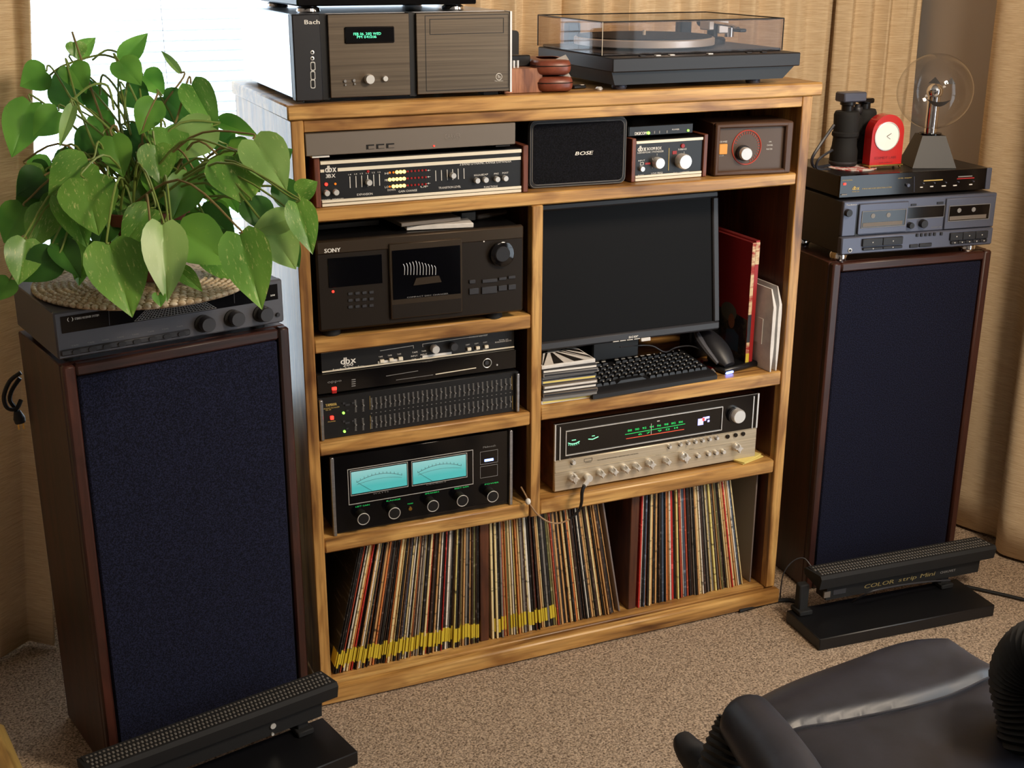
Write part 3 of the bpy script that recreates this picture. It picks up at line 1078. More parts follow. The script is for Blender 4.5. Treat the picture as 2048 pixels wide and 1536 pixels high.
d.knob('charcoal_dark', (1006, 509), .016, .012, 'jog_dial_cap')
d.knob('white_print', (968, 483), .0015, .001, 'indicator_mark')
for r in range(3):
    for k in range(4):
        d.pb('keypad_button', 'charcoal', (696 + k * 14, 585 + r * 13.3 - k * 1.0), (705 + k * 14, 589.5 + r * 13.3 - k * 1.0), -.002, .0005, .0004)
for u0, v0, u1, v1 in ((938, 577, 957, 587), (963, 574, 993, 585), (996, 571, 1013, 580), (1016, 569, 1031, 578), (938, 560, 950, 566), (964, 559, 994, 563), (997, 555, 1012, 559), (1016, 552, 1030, 556)):
    d.pb('transport_button', 'charcoal', (u0, v0), (u1, v1), -.003, .0005, .0006)
d.text('COMPACT DISC CHANGER', (812, 594.5), None, .0026, 'grey_print', b=(894, 584.5), y=-.0074)
CT = CDZ + GAP + SHH - .0035


def slab(name, label, cat, mat, pts_uv, z, th, rz, wd, dp, ch=.001, group=None):
    P = at(*pts_uv, 'z', z)
    o = MB().box(0, wd, 0, dp, 0, th, ch).build(name, mat)
    o.location = (P.x, P.y, z + GAP)
    o.rotation_euler = (0, 0, math.radians(rz))
    return tag(o, label, cat, group)


b1_ = slab('disc_case', 'lower clear-edged disc case lying on the compact disc changer', 'disc case', 'paper_white', (813, 462), CT, .009, -9, .135, .12)
b2_ = slab('disc_case', 'upper pale disc case stacked on another above the disc changer', 'disc case', 'carver_grey', (803, 455), CT + .0103, .008, 6, .130, .115)
slab('remote_box', 'small black box beside the disc cases on the disc changer', 'box', 'black_satin', (921, 446), CT, .022, 2, .036, .05, .003)
slab('plastic_bag', 'folded grey plastic bag at the right end of the disc changer top', 'bag', 'carver_grey', (958, 441), CT, .010, 22, .085, .05, .004)
slab('dvd_case', 'flat black video case at the left end of the disc changer top', 'disc case', 'black_satin', (628, 462), CT, .011, 1, .135, .15, .001)

# ------------------------------------------------------------------ equaliser bay, three stacked units
d = Dev('graphic_equalizer', 'black graphic equalizer with silver end bars and two rows of sliders', 'equalizer', (.027, .013, EQZ + GAP), .4)
EH = .0885
d.box('case', 'black_satin', .002, .433, .006, .28, .002, EH)
d.box('faceplate', 'black_paint', 0, .4345, 0, .006, 0, EH, .0008)
for a, b in ((.0015, .0085), (.4262, .4332)):
    d.box('side_bar', 'brushed_silver', a, b, -.010, 0, .001, EH - .002, .0015)
d.text('YAMAHA', (651, 813.5), None, .0058, 'gold_print', bold=.0004, b=(673, 809.5))
d.text('GRAPHIC EQUALIZER', (647, 819), None, .0026, 'gold_print', b=(679, 813.5))
d.text('GE-60', (651, 821.5), None, .0024, 'gold_print', b=(662, 819.5))
d.pb('power_button', 'led_red', (660, 832), (667, 838), -.004, .0005, .0006)
d.text('POWER', (656, 845), None, .0024, 'gold_print', b=(671, 841))
d.knob('led_green', (687.5, 826.5), .0026, .003, 'indicator_light')
d.knob('led_green', (689.5, 863.5), .0026, .003, 'indicator_light')
for v in (804, 840):
    d.pbs('switch_row', 'charcoal', [((685, v + 1), (690, v + 4)), ((690, v + 4.5), (699, v + 6.5)), ((703, v + .5), (709, v + 2.5)), ((692, v + 16), (697, v + 18))], -.002, .0004)
me = MB().box(-.0012, .0012, -.0004, .0004, -.0115, .0115).box(-.0016, .0016, -.004, .0, -.0012, .0012, .0004).mesh('slider')
SL = {}
for r in range(2):
    for k in range(31):
        u = 743 + k * 9.25
        v = 807.6 - k * 1.353 if r == 0 else 845.5 - k * 1.417
        x, z = d.q(u, v)
        # slot, knob and tick rungs of one band
        key = (k * 5 + r * 3) % 4
        if key not in SL:
            mb = MB().box(-.0003, .0003, -.0012, .0002, -.0115, .0115)
            for t in range(9):
                zz = -.0118 + t * .00295
                mb.box(.0006 - .0026, .0020, -.0010, .0002, zz - .00028, zz + .00028)
            kz = (-.004, .001, -.002, .005)[key]
            mb.box(-.0014, .0014, -.006, -.001, kz - .001, kz + .001, .0003)
            SL[key] = mb.mesh('band_slider')
            SL[key].materials.append(mt('grey_print'))
        link('band_slider', SL[key], d.root, (x, 0, z))
for u in (711, 726):
    for v in (812, 849.5):
        x, z = d.q(u, v - (u - 711) * .1)
        link('level_slider', SL[1], d.root, (x, 0, z), None, (1.1, 1, 1.05))
mb = MB()
for k in range(31):
    x, z = d.q(743 + k * 9.25, 826.5 - k * 1.385)
    mb.box(x - .0013, x + .0013, -.0008, 0, z - .0005, z + .0005)
d.build(mb, 'band_print', 'grey_print')['kind'] = 'stuff'
for u in (739.5, 1023.5):
    v = 792 - (u - 739) * .139
    d.line('scale_line', 'gold_print', (u, v), (u + .5, v + 27), .0005)
    d.line('scale_line', 'gold_print', (u + 1, v + 39), (u + 1.5, v + 66), .0005)

d = Dev('disc_player', 'slim black disc player between the equalizer and the switching unit', 'disc player', (.031, .022, EQZ + EH + .0016), .8)
OH = .0435
d.box('case', 'black_satin', .001, .429, .004, .29, .004, OH, .0015)
d.box('faceplate', 'black_gloss', 0, .43, 0, .004, .003, OH, .001)
for x in (.03, .38):
    for y in (.03, .25):
        d.build(MB().cyl((x, y, 0), (x, y, .005), .013, n=14), 'foot', 'black_rough')
d.text('oppo', (655, 766.5), None, .0052, 'grey_print', b=(683, 763))
d.pb('power_button', 'led_red', (663.5, 774.5), (673, 779), -.003, .0005, .0006)
d.pb('power_button_edge', 'led_red_dim', (663.5, 780), (673, 785.5), -.003, .0005, .0006)
for k in range(4):
    d.pb('feature_mark', 'grey_print', (703, 759 + k * 4.2 - .2), (711, 760.4 + k * 4.2 - 1), -.0008, 0)
d.line('tray_edge', 'grey_print', (772, 752), (836, 741.5), .0009)
d.line('tray_edge', 'grey_print', (792, 760), (866, 749.5), .0007)
d.line('tray_light', 'cream_trim', (871, 748.5), (952, 735.5), .0018)
cx, cz = d.q(974, 726)
mb = MB()
pts = [(cx + .0095 * math.cos(2 * math.pi * i / 24), -.001, cz + .0095 * math.sin(2 * math.pi * i / 24)) for i in range(25)]
mb.tube(pts, .0008, 5, 1, False)
d.build(mb, 'control_ring', 'silver')
d.knob('charcoal', (974, 726), .0045, .003, 'control_button')
d.knob('silver', (994.5, 730), .0018, .002, 'control_button')

d = Dev('switching_unit', 'black tape route selector with white printing on the disc player', 'audio unit', (.0435, .032, EQZ + EH + .0016 + OH + .0012), 1.2)
d.box('case', 'black_satin', 0.002, .416, .004, .22, .002, .040)
d.box('faceplate', 'black_paint', 0, .418, 0, .004, .0, .0415)
d.box('silver_strip', 'cream_trim', 0, .418, -.002, .001, .0405, .0428, .0004)
d.box('silver_strip', 'cream_trim', 0, .418, -.002, .001, -.0002, .0026, .0004)
d.text('dbx', (681, 729), None, .0135, bold=.001, b=(711, 724))
d.text('200', (686, 733.5), None, .0058, bold=.0005, b=(706, 731))
d.text('Recording Technology Series', (665, 741.8), None, .0042, italic=.25, b=(727, 731.5))
for k in range(3):
    u, v = 759 + k * 18.5, 722 - k * 2.6
    d.pb('push_button', 'cream_trim', (u, v - 3), (u + 8.5, v + 2), -.005, 0, .0005)
    d.text('TAPE', (u - 2, v - 7), None, .0026, b=(u + 6, v - 8))
d.build(MB().box(d.q(756, 731)[0], d.q(806, 722)[0], -.0008, 0, .0034, .0085), 'label_strip', 'paper_white')
for u, v, wv in ((824, 705.5, 11), (843, 703, 9), (822, 713, 13), (841, 710, 13), (823, 719.5, 9), (840, 717, 11)):
    d.text('TAPE' if wv < 12 else 'INPUT', (u, v + 1), None, .003, b=(u + wv, v - .5))
d.line('bracket_line', 'white_print', (760, 701.5), (827, 691), .0009)
d.line('bracket_line', 'white_print', (826.5, 691), (827, 696.5), .0009)
d.line('bracket_line', 'white_print', (845, 688), (975, 669), .0009)
d.line('bracket_line', 'white_print', (845, 688), (845.5, 694), .0009)
d.text('PROCESSOR SELECTION', (938, 676.2), None, .003, b=(974, 671))
d.knob('silver', (872.5, 700), .0085, .014, 'knob')
d.knob('charcoal', (909.5, 694.5), .0085, .014, 'knob')
d.build(MB().box(d.q(845, 715)[0], d.q(903, 715)[0], -.0008, 0, .0034, .0082), 'label_strip', 'paper_white')
for k in range(3):
    u, v = 933.5 + k * 17.3, 698 - k * 2.4
    d.pb('push_button', 'cream_trim', (u, v - 3), (u + 7.5, v + 2), -.005, 0, .0005)
    d.text('COPY', (u - 2, v - 7), None, .0026, b=(u + 6, v - 8))
    d.text('DBX', (u - 2, v + 6.5), None, .0024, b=(u + 6, v + 5.5))
d.text('MODEL 200', (998, 681.5), None, .0024, b=(1016, 678.5))
d.text('PROGRAM ROUTE SELECTOR', (990, 686), None, .0026, b=(1022.5, 681))

# ------------------------------------------------------------------ meter amplifier
d = Dev('meter_amplifier', 'black glass fronted amplifier with two glowing blue green meters', 'amplifier', (.0465, .014, AMZ + GAP), .3)
AW, AH = .398, .173
d.box('case', 'black_satin', .004, AW - .004, .008, .36, .006, AH - .002)
d.box('front_glass', 'black_gloss', .002, AW - .002, 0, .008, .001, AH - .001, .001)
for a, b in ((-.001, .0062), (AW - .0062, AW + .001)):
    d.box('side_bar', 'brushed_silver', a, b, -.008, .002, .0, AH, .001)
d.frame('meter_frame', 'silver', (694.5, 939), (946.5, 968), .0012)
(mx0, mz1), (mx1, mz0) = d.q(694.5, 939.5), d.q(947, 967.5)


def meter_material():
    m = D.materials.new('meter_glow')
    m.use_nodes = True
    nt = m.node_tree
    b = nt.nodes['Principled BSDF']
    b.inputs['Base Color'].default_value = rgb((60, 150, 150))
    b.inputs['Emission Strength'].default_value = .62
    b.inputs['Emission Color'].default_value = rgb((110, 226, 222))
    b.inputs['Roughness'].default_value = .4
    tc, sx, cr = nt.nodes.new('ShaderNodeTexCoord'), nt.nodes.new('ShaderNodeSeparateXYZ'), nt.nodes.new('ShaderNodeValToRGB')
    cr.color_ramp.elements[0].position, cr.color_ramp.elements[0].color = .25, rgb((84, 190, 190))
    cr.color_ramp.elements[1].position, cr.color_ramp.elements[1].color = 1.0, rgb((196, 226, 226))
    nt.links.new(tc.outputs['Generated'], sx.inputs[0])
    nt.links.new(sx.outputs['Z'], cr.inputs[0])
    nt.links.new(cr.outputs[0], b.inputs['Emission Color'])
    MATS['meter_glow'] = m


meter_material()
for (a, b) in (((701, 944), (815, 971)), ((824, 925), (933, 952))):
    (x0, z1), (x1, z0) = d.q(*a), d.q(*b)
    d.frame('meter_bezel', 'silver', (a[0] - 1.5, a[1] - 2), (b[0] + 1.5, b[1] + 2), .001)
    f = d.box('meter_face', 'meter_glow', x0 + .001, x1 - .001, -.0006, .0004, z0 + .001, z1 - .001)
    mb = MB()
    xc, wd = (x0 + x1) / 2, (x1 - x0)
    arc = [(xc + wd * .40 * t, -.0009, z1 - .014 - .011 * t * t) for t in [i / 12 - 1 for i in range(25)]]
    mb.tube(arc, .00035, 4, 1)
    arc = [(xc + wd * .40 * t, -.0009, z1 - .024 - .006 * t * t) for t in [i / 12 - 1 for i in range(25)]]
    mb.tube(arc, .0002, 4, 1)
    for i in range(13):
        t = i / 6 - 1
        zz = z1 - .014 - .011 * t * t
        mb.box(xc + wd * .4 * t - .0003, xc + wd * .4 * t + .0003, -.001, -.0007, zz, zz + .004)
    mb.tube([(x0 + wd * .36, -.0012, z0 + .002), (x0 + wd * .12, -.0012, z1 - .026)], .0003, 4, 1)
    d.build(mb, 'meter_scale', 'dark_print', f)
d.text('WATTS', (746, 989), None, .0028, 'grey_print', b=(777, 984))
d.text('DECIBELS', (853, 970.5), None, .0028, 'grey_print', b=(892, 964))
d.frame('badge_frame', 'grey_print', (960, 904), (995.5, 924), .0008)
d.frame('badge_frame', 'grey_print', (960, 933.5), (995, 951), .0008)
d.pb('power_light', 'led_blue', (969, 919), (986.5, 920.5), -.001, .0004)
d.text('McIntosh', (966, 896.5), None, .0045, 'grey_print', b=(991, 891.5))
for u, v, tx in ((727, 1038, 'LEFT GAIN'), (789, 1026.5, 'RANGE'), (866, 1012, 'SPEAKERS'), (925, 1001.5, 'RIGHT GAIN'), (985.5, 993, 'POWER')):
    k = d.knob('dark_bronze', (u, v), .0128, .024, 'knob', 3)
    mb = MB().tube([(.0123 * math.cos(2 * math.pi * i / 28), -.0245, .0123 * math.sin(2 * math.pi * i / 28)) for i in range(29)], .0009, 6, 1, False)
    mb.build('knob_ring', 'silver', k)
    MB().lathe([(.0112, -.0245), (1e-6, -.0247)], (0, 0, 0), 'y', 20).build('knob_cap', 'black_paint', k)
    d.text(tx, (u - 16, v - 23), None, .0028, 'dial_green', b=(u + 12, v - 28))
d.knob('brass', (821, 1018), .0042, .004, 'headphone_jack')
d.text('PHONES', (815, 1009), None, .0024, 'dial_green', b=(826, 1007))
d.line('lower_line', 'dark_bronze', (800, 1040), (1008, 1002), .0035)
d.line('bottom_edge', 'grey_print', (800, 1056), (1005, 1020), .0006)

# ------------------------------------------------------------------ stereo receiver
d = Dev('stereo_receiver', 'silver faced stereo receiver with glowing green tuning dial', 'receiver', (.5525, .028, AMZ + .004), .3)
RWd, RHt = .528, .160
for x in (.04, .48):
    for y in (.03, .3):
        d.build(MB().cyl((x, y, -.004 + GAP), (x, y, .004), .015, n=14), 'foot', 'black_rough')
d.box('case', 'dark_wood_x', .002, RWd - .002, .006, .36, .001, RHt - .001, .002)
xs, zs = d.q(1107, 954)
SZ = d.q(1112, 921.5)[1]
d.box('silver_panel', 'brushed_champagne', 0, RWd, -.003, .006, 0, SZ, .002)
d.box('panel_ridge', 'brushed_champagne', .002, RWd - .002, -.0042, -.003, d.q(1113, 944)[1] - .001, d.q(1113, 944)[1] + .001)
d.box('dial_panel', 'black_gloss', .001, RWd - .001, 0, .006, SZ, RHt)
d.box('trim_bar', 'silver', .0, .003, -.003, .003, SZ, RHt)
d.box('trim_bar', 'silver', .0125, .0148, -.002, .003, SZ, RHt - .008)
d.box('trim_bar', 'silver', RWd - .0148, RWd - .0122, -.002, .003, SZ, RHt - .006)
d.box('trim_bar', 'silver', RWd - .004, RWd, -.003, .003, SZ, RHt)
d.box('top_trim', 'grey_print', .003, RWd - .004, -.002, .002, RHt - .0012, RHt)
d.frame('dial_frame', 'silver', (1131, 862), (1442.5, 860), .0018, -.0025, .001)
mb = MB()
cx, cz = d.q(1147.5, 884)
mb.tube([(cx - .014 + i * .028 / 8, -.0008, cz - .004 * (1 - ((i - 4) / 4) ** 2)) for i in range(9)], .0011, 5, 1)
for i in range(6):
    t = (i - 2.5) / 2.5
    mb.box(cx + .012 * t - .0005, cx + .012 * t + .0005, -.001, 0, cz - .0085 + .002 * t * t, cz - .005 + .002 * t * t)
mb.box(cx - .005, cx + .005, -.001, 0, cz + .004, cz + .0055)
d.build(mb, 'signal_meter', 'dial_mint')
mb = MB()
cx, cz = d.q(1186, 876.5)
mb.tube([(cx - .012, -.0008, cz), (cx - .001, -.0008, cz - .002), (cx + .013, -.0008, cz + .002)], .0011, 5, 1)
mb.box(cx - .003, cx + .004, -.001, 0, cz + .005, cz + .0064)
d.build(mb, 'tuning_meter', 'dial_mint')
for i, s_ in enumerate(('88', '90', '92', '94', '96', '98', '102', '106')):
    u = 1255 + i * 14.6
    v = 863.5 - i * 2.45
    d.text(s_, (u, v), None, .0050, 'dial_green', bold=.0006, b=(u + 8, v - 1.2), name='dial_number')
for i, s_ in enumerate(('6', '7', '9', '12', '14')):
    u = 1276 + i * 16.5 + (6 if i > 1 else 0)
    v = 870.5 - i * 2.9 - (1 if i > 1 else 0)
    d.text(s_, (u, v), None, .0045, 'dial_green', bold=.0006, b=(u + 7.5, v - 1.2), name='dial_number')
d.line('dial_line', 'dial_green', (1250, 869), (1370, 847.5), .0012)
d.line('dial_scale', 'dial_red', (1252, 877.5), (1368, 858.5), .0012)
d.line('tuning_pointer', 'white_print', (1302.5, 847), (1302, 868), .0010)
d.pb('stereo_light', 'white_print', (1314, 841.5), (1319, 842.2), -.001, 0)
v_ = d.pbs('mode_display', 'dial_violet', [((1396, 838), (1406, 849)), ((1413, 833), (1418.5, 836.5)), ((1415, 840), (1418.5, 843.5)), ((1406, 834.5), (1413, 836.5))], -.001, 0)
d.pb('mode_light', 'led_red', (1404.5, 836), (1408.5, 841), -.0013, 0)
d.pb('mode_back', 'dial_violet', (1408.5, 837), (1412, 841), -.0008, 0)
k = d.knob('silver', (1480, 834), .0170, .020, 'tuning_knob', yo=-.02)
d.knob('charcoal', (1470, 831), .0182, .008, 'knob_skirt', yo=-.004)
PTR = [(1149, 958, .0105), (1204, 948.5, .0082), (1229, 943.5, .0082), (1253, 939, .0082), (1276, 935, .0080), (1303, 929, .0095), (1335.5, 923.5, .0080), (1371, 916, .0115), (1477, 896.5, .0100)]
for u, v, r in PTR:
    d.knob('silver', (u, v), r, .020, 'pointer_knob', 1, y=-.003, yo=-.016)
for u, v in ((1147, 925), (1340, 893.5), (1361.5, 889), (1377, 886), (1391.5, 883.5), (1406, 881), (1420, 878.5), (1434.5, 876), (1397, 911.5), (1418, 907.5), (1433, 905.5), (1447.5, 903.5)):
    d.knob('silver', (u, v), .0036 if v < 900 else .0048, .010, 'push_button', y=-.003, yo=-.009)
    d.knob('black_paint', (u - 1.5, v - .5), .0052 if v < 900 else .0064, .0006, 'button_collar', y=-.003, yo=-.003)
for u, v in ((1455, 873), (1471, 870), (1486, 867.5)):
    d.knob('black_gloss', (u, v), .0050, .004, 'jack_socket', y=-.003)
d.frame('logo_plate', 'dark_print', (1167, 917), (1183, 920), .0006, -.0036, -.003)
d.text('SANSUI', (1169, 925.5), None, .0026, 'dark_print', b=(1181, 923), y=-.0036)
d.text('QUADRAPHONIC RECEIVER MODEL', (1193, 920.5), None, .0024, 'dark_print', b=(1276, 904.5), y=-.0036)
for u, v in ((1141, 946), (1205, 930), (1227, 926), (1250, 922), (1274, 917.5), (1310, 911), (1340, 906), (1376, 899), (1410, 894), (1440, 889.5), (1345, 882), (1370, 877)):
    d.text('TREBLE', (u, v), .013, .0022, 'dark_print', y=-.0036)
# plug and headphone lead
d.knob('silver', (1178, 957), .009, .012, 'jack_nut', y=-.003, yo=-.012)

hp = empty('headphone_cable', (0, 0, 0))
tag(hp, 'black headphone lead plugged into the silver receiver and looping over records', 'cable')
P0 = at(1177, 957, 'y', .004)
P = [P0 + Vector((0, .012, 0)), at(1175, 962, 'y', -.02), at(1168, 972, 'y', -.035), at(1164, 985, 'y', -.036), at(1163, 1005, 'y', -.03), at(1157, 1022, 'y', -.024), at(1140, 1038, 'y', -.02),
     at(1120, 1046, 'y', -.018), at(1098, 1044, 'y', -.018), at(1076, 1030, 'y', -.016), at(1062, 1012, 'y', -.016), at(1056, 1003, 'y', -.012)]
MB().tube([P[0], P[1], P[2]], .0052, 10, 4).build('plug', 'silver', hp)
MB().tube(P[2:7], [.004, .0042, .0036, .003, .0028], 8, 5).build('cord', 'rubber_black', hp)
MB().tube(P[6:], .0019, 8, 5).build('thin_cord', 'cable_tan', hp)
MB().sphere(P[-1], .0062, 12, 8, (1, 1, 1.2)).build('cord_clip', 'white_print', hp)
MB().tube([P[-1], at(1052, 992, 'y', .0), at(1042, 974, 'y', .02)], .002, 8, 5).build('upper_cord', 'cable_tan', hp)

nt_ = empty('note_pad', at(1513, 918, 'z', AMZ + .002))
tag(nt_, 'yellow paper notes lying beside the silver receiver at the cabinet side', 'paper')
for i, (rz, zz) in enumerate(((18, .0006), (26, .004))):
    o = MB().box(-.05, .026, 0, .08, 0, .0026, .0002).build('note_sheet', 'paper_cream', nt_)
    o.location = (.0, .004 * i, zz - .002)
    o.rotation_euler = (0, 0, math.radians(rz))

# ------------------------------------------------------------------ monitor bay
d = Dev('computer_monitor', 'wide black flat screen monitor standing behind the keyboard', 'monitor', (.5105, .072, .702), -.3)
tl = math.radians(7)
piv = empty('monitor_head', (0, 0, 0))
piv.parent = d.root
piv.rotation_euler = (-tl, 0, 0)
MW, MH = .4785, .316
mb = MB()
mb.box(0, MW, 0, .022, 0, .020, .004).box(0, MW, 0, .022, MH - .016, MH, .004).box(0, .016, 0, .022, .018, MH - .014, .003).box(MW - .016, MW, 0, .022, .018, MH - .014, .003)
mb.box(.01, MW - .01, .022, .05, .02, MH - .02, .01)
hd = d.build(mb, 'bezel', 'charcoal', None)
hd.rotation_euler = (-tl, 0, 0)
D.objects.remove(piv)
MB().box(.016, MW - .016, .006, .012, .019, MH - .015).build('screen', 'screen_black', hd)
x, z = d.q(1257, 683)
MB().text('acer', x, .0055, .0066, d.q(1276, 680)[0] - x, -.0006, .0006, .15).build('lettering', 'white_print', hd, False)
mb = MB()
for i in range(4):
    a = d.q(1226 + i * 14, 690)[0]
    mb.box(a, a + .0145, -.0005, .001, .0012, .0026)
mb.build('button_marks', 'white_print', hd)
x = d.q(1282, 683)[0]
MB().box(x, x + .024, -.001, .004, -.006, .002, .001).build('lower_sticker', 'paper_white', hd)
MB().box(.18, .30, .055, .10, -.06, .1, .004).box(.2, .28, .09, .2, -.088, -.05, .004).build('stand_neck', 'black_satin', d.root)
MB().lathe([(.11, 0), (.11, .006), (.09, .012), (1e-6, .013)], (.24, .205, MOZ + GAP - .702), 'z', 28).build('stand_foot', 'black_satin', d.root)

kb = Dev('keyboard', 'black computer keyboard lying in front of the monitor', 'keyboard', (.6275, -.006, MOZ + GAP), 2.6)
KW, KD = .322, .150
prof = [(0, 0), (KD, 0), (KD, .026), (KD - .01, .028), (.03, .0155), (.006, .013), (0, .009)]
kb.build(MB().prism(prof, 0, KW, 'x'), 'body', 'plastic_dark')
kme = MB().add([(x, y, z) for z, i in ((0, .0), (.006, .0022)) for x, y in ((.0 + i, 0 + i), (.0155 - i, 0 + i), (.0155 - i, .016 - i), (0 + i, .016 - i))],
               [(0, 3, 2, 1), (4, 5, 6, 7), (0, 1, 5, 4), (1, 2, 6, 5), (2, 3, 7, 6), (3, 0, 4, 7)]).mesh('key', False)
kme.materials.append(mt('key_black'))
sl_ = math.atan2(.0125, KD - .04)
legs = MB()
for r in range(6):
    n = 18
    for k in range(n):
        if r == 0 and 4 <= k <= 8:
            if k > 4: continue
            sx = 5.0
        elif k == 0 or k == 14 and r in (1, 2, 3): sx = 1.0
        else: sx = 1.0
        if r == 5 and k in (1, 6): continue
        x = .008 + k * .0171
        y = .030 + r * .0178 + (.004 if r == 5 else 0)
        z = .0150 + (y - .03) * (.0125 / (KD - .04))
        link('key', kme, kb.root, (x, y, z), (sl_, 0, 0), (sx, 1, 1) if sx != 1 else None)
        if not (r == 0 and k == 4):
            wide = r == 5 and 2 <= k <= 12
            a, bb = (.004, .0065) if not wide else (.003, .0125)
            zz = z + .0066 + .0085 * math.tan(sl_)
            legs.add([(x + a, y + .007, zz), (x + bb, y + .007, zz), (x + bb, y + (.010 if not wide else .0115), zz + .0006), (x + a, y + (.010 if not wide else .0115), zz + .0006)], [(0, 1, 2, 3)])
kb.build(legs, 'key_legends', 'white_print', None, False)

for i in range(10):
    z0 = MOZ + GAP + i * .0088
    rz = random.uniform(-3.2, 1.5)
    o = empty('cd_case', (.508 + (.001 if i < 9 else .001) + random.uniform(0, .003), .004 + random.uniform(-.004, .006), z0), math.radians(rz if i else 0))
    top = i == 9
    MB().box(.001, .128, 0, .124, 0, .0084, .0006).build('case_shell', ('paper_white', 'carver_grey', 'grey_print', 'charcoal', 'deck_grey')[(0, 2, 1, 3, 1, 4, 3, 2, 3, 0)[i]], o)
    MB().box(.004, .126, -.0006, .0005, .0022, .0064).build('spine_label', ('paper_cream', 'charcoal', 'paper_white', 'grey_print', 'white_print')[(i * 3) % 5], o)
    if top:
        # sunburst sleeve print: dark wedges over a pale cover
        mb = MB()
        for k in range(8):
            a0, a1 = math.radians(14 + k * 20), math.radians(24 + k * 20)
            f = lambda a, r: (min(max(.064 + r * math.cos(a), .004), .125), min(max(.105 - r * math.sin(a), .003), .120), .0087)
            mb.add([f(a0, .03), f(a0, .14), f(a1, .14), f(a1, .03)], [(0, 1, 2, 3)])
        mb.add([(.03 + .03 * math.cos(t / 10 * 6.283), .096 + .02 * math.sin(t / 10 * 6.283), .0088) for t in range(10)], [tuple(range(10))])
        mb.add([(.09 + .02 * math.cos(t / 10 * 6.283), .1 + .014 * math.sin(t / 10 * 6.283), .0088) for t in range(10)], [tuple(range(10))])
        mb.build('cover_print', 'dark_bronze', o, False)
    tag(o, 'disc case with black and white sunburst cover, top of the stack by keyboard' if top else
        '%s case from the bottom in the disc stack beside the keyboard' % ordinal(i + 1), 'disc case', 'disc cases stacked by the keyboard')

# cordless mouse in its cradle, LED device, pen
P = at(1483, 742, 'z', MOZ)
cr = empty('charging_cradle', (P.x, P.y, MOZ + GAP), math.radians(12))
tag(cr, 'black charging cradle holding the mouse, blue light at its front edge', 'charger')
MB().box(-.055, .055, -.0, .075, 0, .014, .004).build('base', 'black_satin', cr)
MB().box(-.05, -.028, -.003, .004, .001, .006, .001).build('blue_light', 'led_blue', cr)
MB().box(-.045, -.0, .045, .075, .013, .05, .006).build('back_rest', 'black_satin', cr)
ms = empty('computer_mouse', cr.location + Vector((-.034, .0, .0185)), math.radians(12))
tag(ms, 'grey and black cordless mouse propped in the charging cradle', 'mouse')
mb = MB()
prof = []
NN, KK = 14, 12
vs, fs = [], []
for i in range(NN + 1):
    t = i / NN
    wv = .030 * (math.sin(math.pi * (0.1 + .86 * t)) ** .55)
    hv = .020 * (math.sin(math.pi * (0.06 + .9 * t)) ** .7) + .002
    for k in range(KK):
        a = 2 * math.pi * k / KK
        vs.append((wv * math.cos(a), t * .115, max(-.008, hv * math.sin(a))))
for i in range(NN):
    for k in range(KK):
        fs.append((i * KK + k, i * KK + (k + 1) % KK, (i + 1) * KK + (k + 1) % KK, (i + 1) * KK + k))
fs += [tuple(range(KK))[::-1], tuple(range(NN * KK, (NN + 1) * KK))]
body = MB().add(vs, fs).build('shell', 'charcoal_dark', ms)
body.rotation_euler = (math.radians(33), 0, 0)
MB().tube([(-.0285, .012, .0), (-.031, .05, .001), (-.03, .085, .002), (-.022, .11, .002)], [.004, .0075, .0085, .005], 8, 4).build('thumb_rest', 'receiver_grey', body)
MB().sphere((.0, .108, .010), .014, 14, 8, (1, .6, .5)).build('top_cap', 'carver_grey', body)
P = at(1412, 690, 'y', .16)
o = empty('adapter', (P.x, P.y, MOZ + GAP))
tag(o, 'small black adapter with two red lights behind the mouse cradle', 'adapter')
MB().box(-.045, .055, 0, .05, 0, .09, .004).build('housing', 'black_satin', o)
for u, v in ((1404.5, 683), (1419.5, 681)):
    p = at(u, v, 'y', P.y)
    MB().cyl((p.x - P.x, -.002, p.z - MOZ), (p.x - P.x, .002, p.z - MOZ), .0024, n=10).build('indicator_light', 'led_red', o)
p0, p1 = at(1403, 722, 'z', MOZ + .006), at(1430, 744, 'z', MOZ + .005)
pn = empty('pen', p0)
tag(pn, 'red pen lying between the keyboard and the mouse cradle', 'pen')
MB().cyl((0, 0, 0), p0.lerp(p1, .8) - p0, .0036, n=12).build('barrel', 'book_red', pn)
MB().cyl(p0.lerp(p1, .8) - p0, p1 - p0, .0034, .0012, 12).build('tip', 'silver', pn)
cc = MB().tube([at(1240, 694, 'y', .06), at(1275, 691, 'y', .1), at(1305, 692, 'y', .1), at(1330, 704, 'y', .1), at(1352, 695, 'y', .12), at(1380, 692, 'y', .11), at(1402, 699, 'y', .09)], .0016, 7, 5).build('mouse_cable', 'charcoal')
tag(cc, 'thin grey cable looping below the monitor toward the mouse', 'cable')

# books and envelopes standing at the right of the bay
bx = at(1515, 700, 'y', .10).x


def book(name, label, cat, x, y, wd, h, dp, cover, spine, rz=0.0, rx=0.0):
    o = empty(name, (x, y, MOZ + GAP), math.radians(rz))
    MB().box(.0, .0012, 0, dp, 0, h).box(wd - .0012, wd, 0, dp, 0, h).build('cover', cover, o)
    MB().box(.0012, wd - .0012, .003, dp - .003, .003, h - .003).build('pages', 'paper_white', o)
    MB().box(0, wd, -.001, .0012, 0, h, .0005).build('spine', spine, o)
    tag(o, label, cat)
    return o


pb_ = at(1508, 722, 'z', MOZ)
BY = min(max(pb_.y, .03), .14)
p = at(1504, 722, 'y', BY)
b1 = book('comic_album', 'tall red book with cream spine, nearest the monitor edge', 'book', 1.0505, .052, .009, .296, .20, 'book_red', 'book_spine_cream', 2)
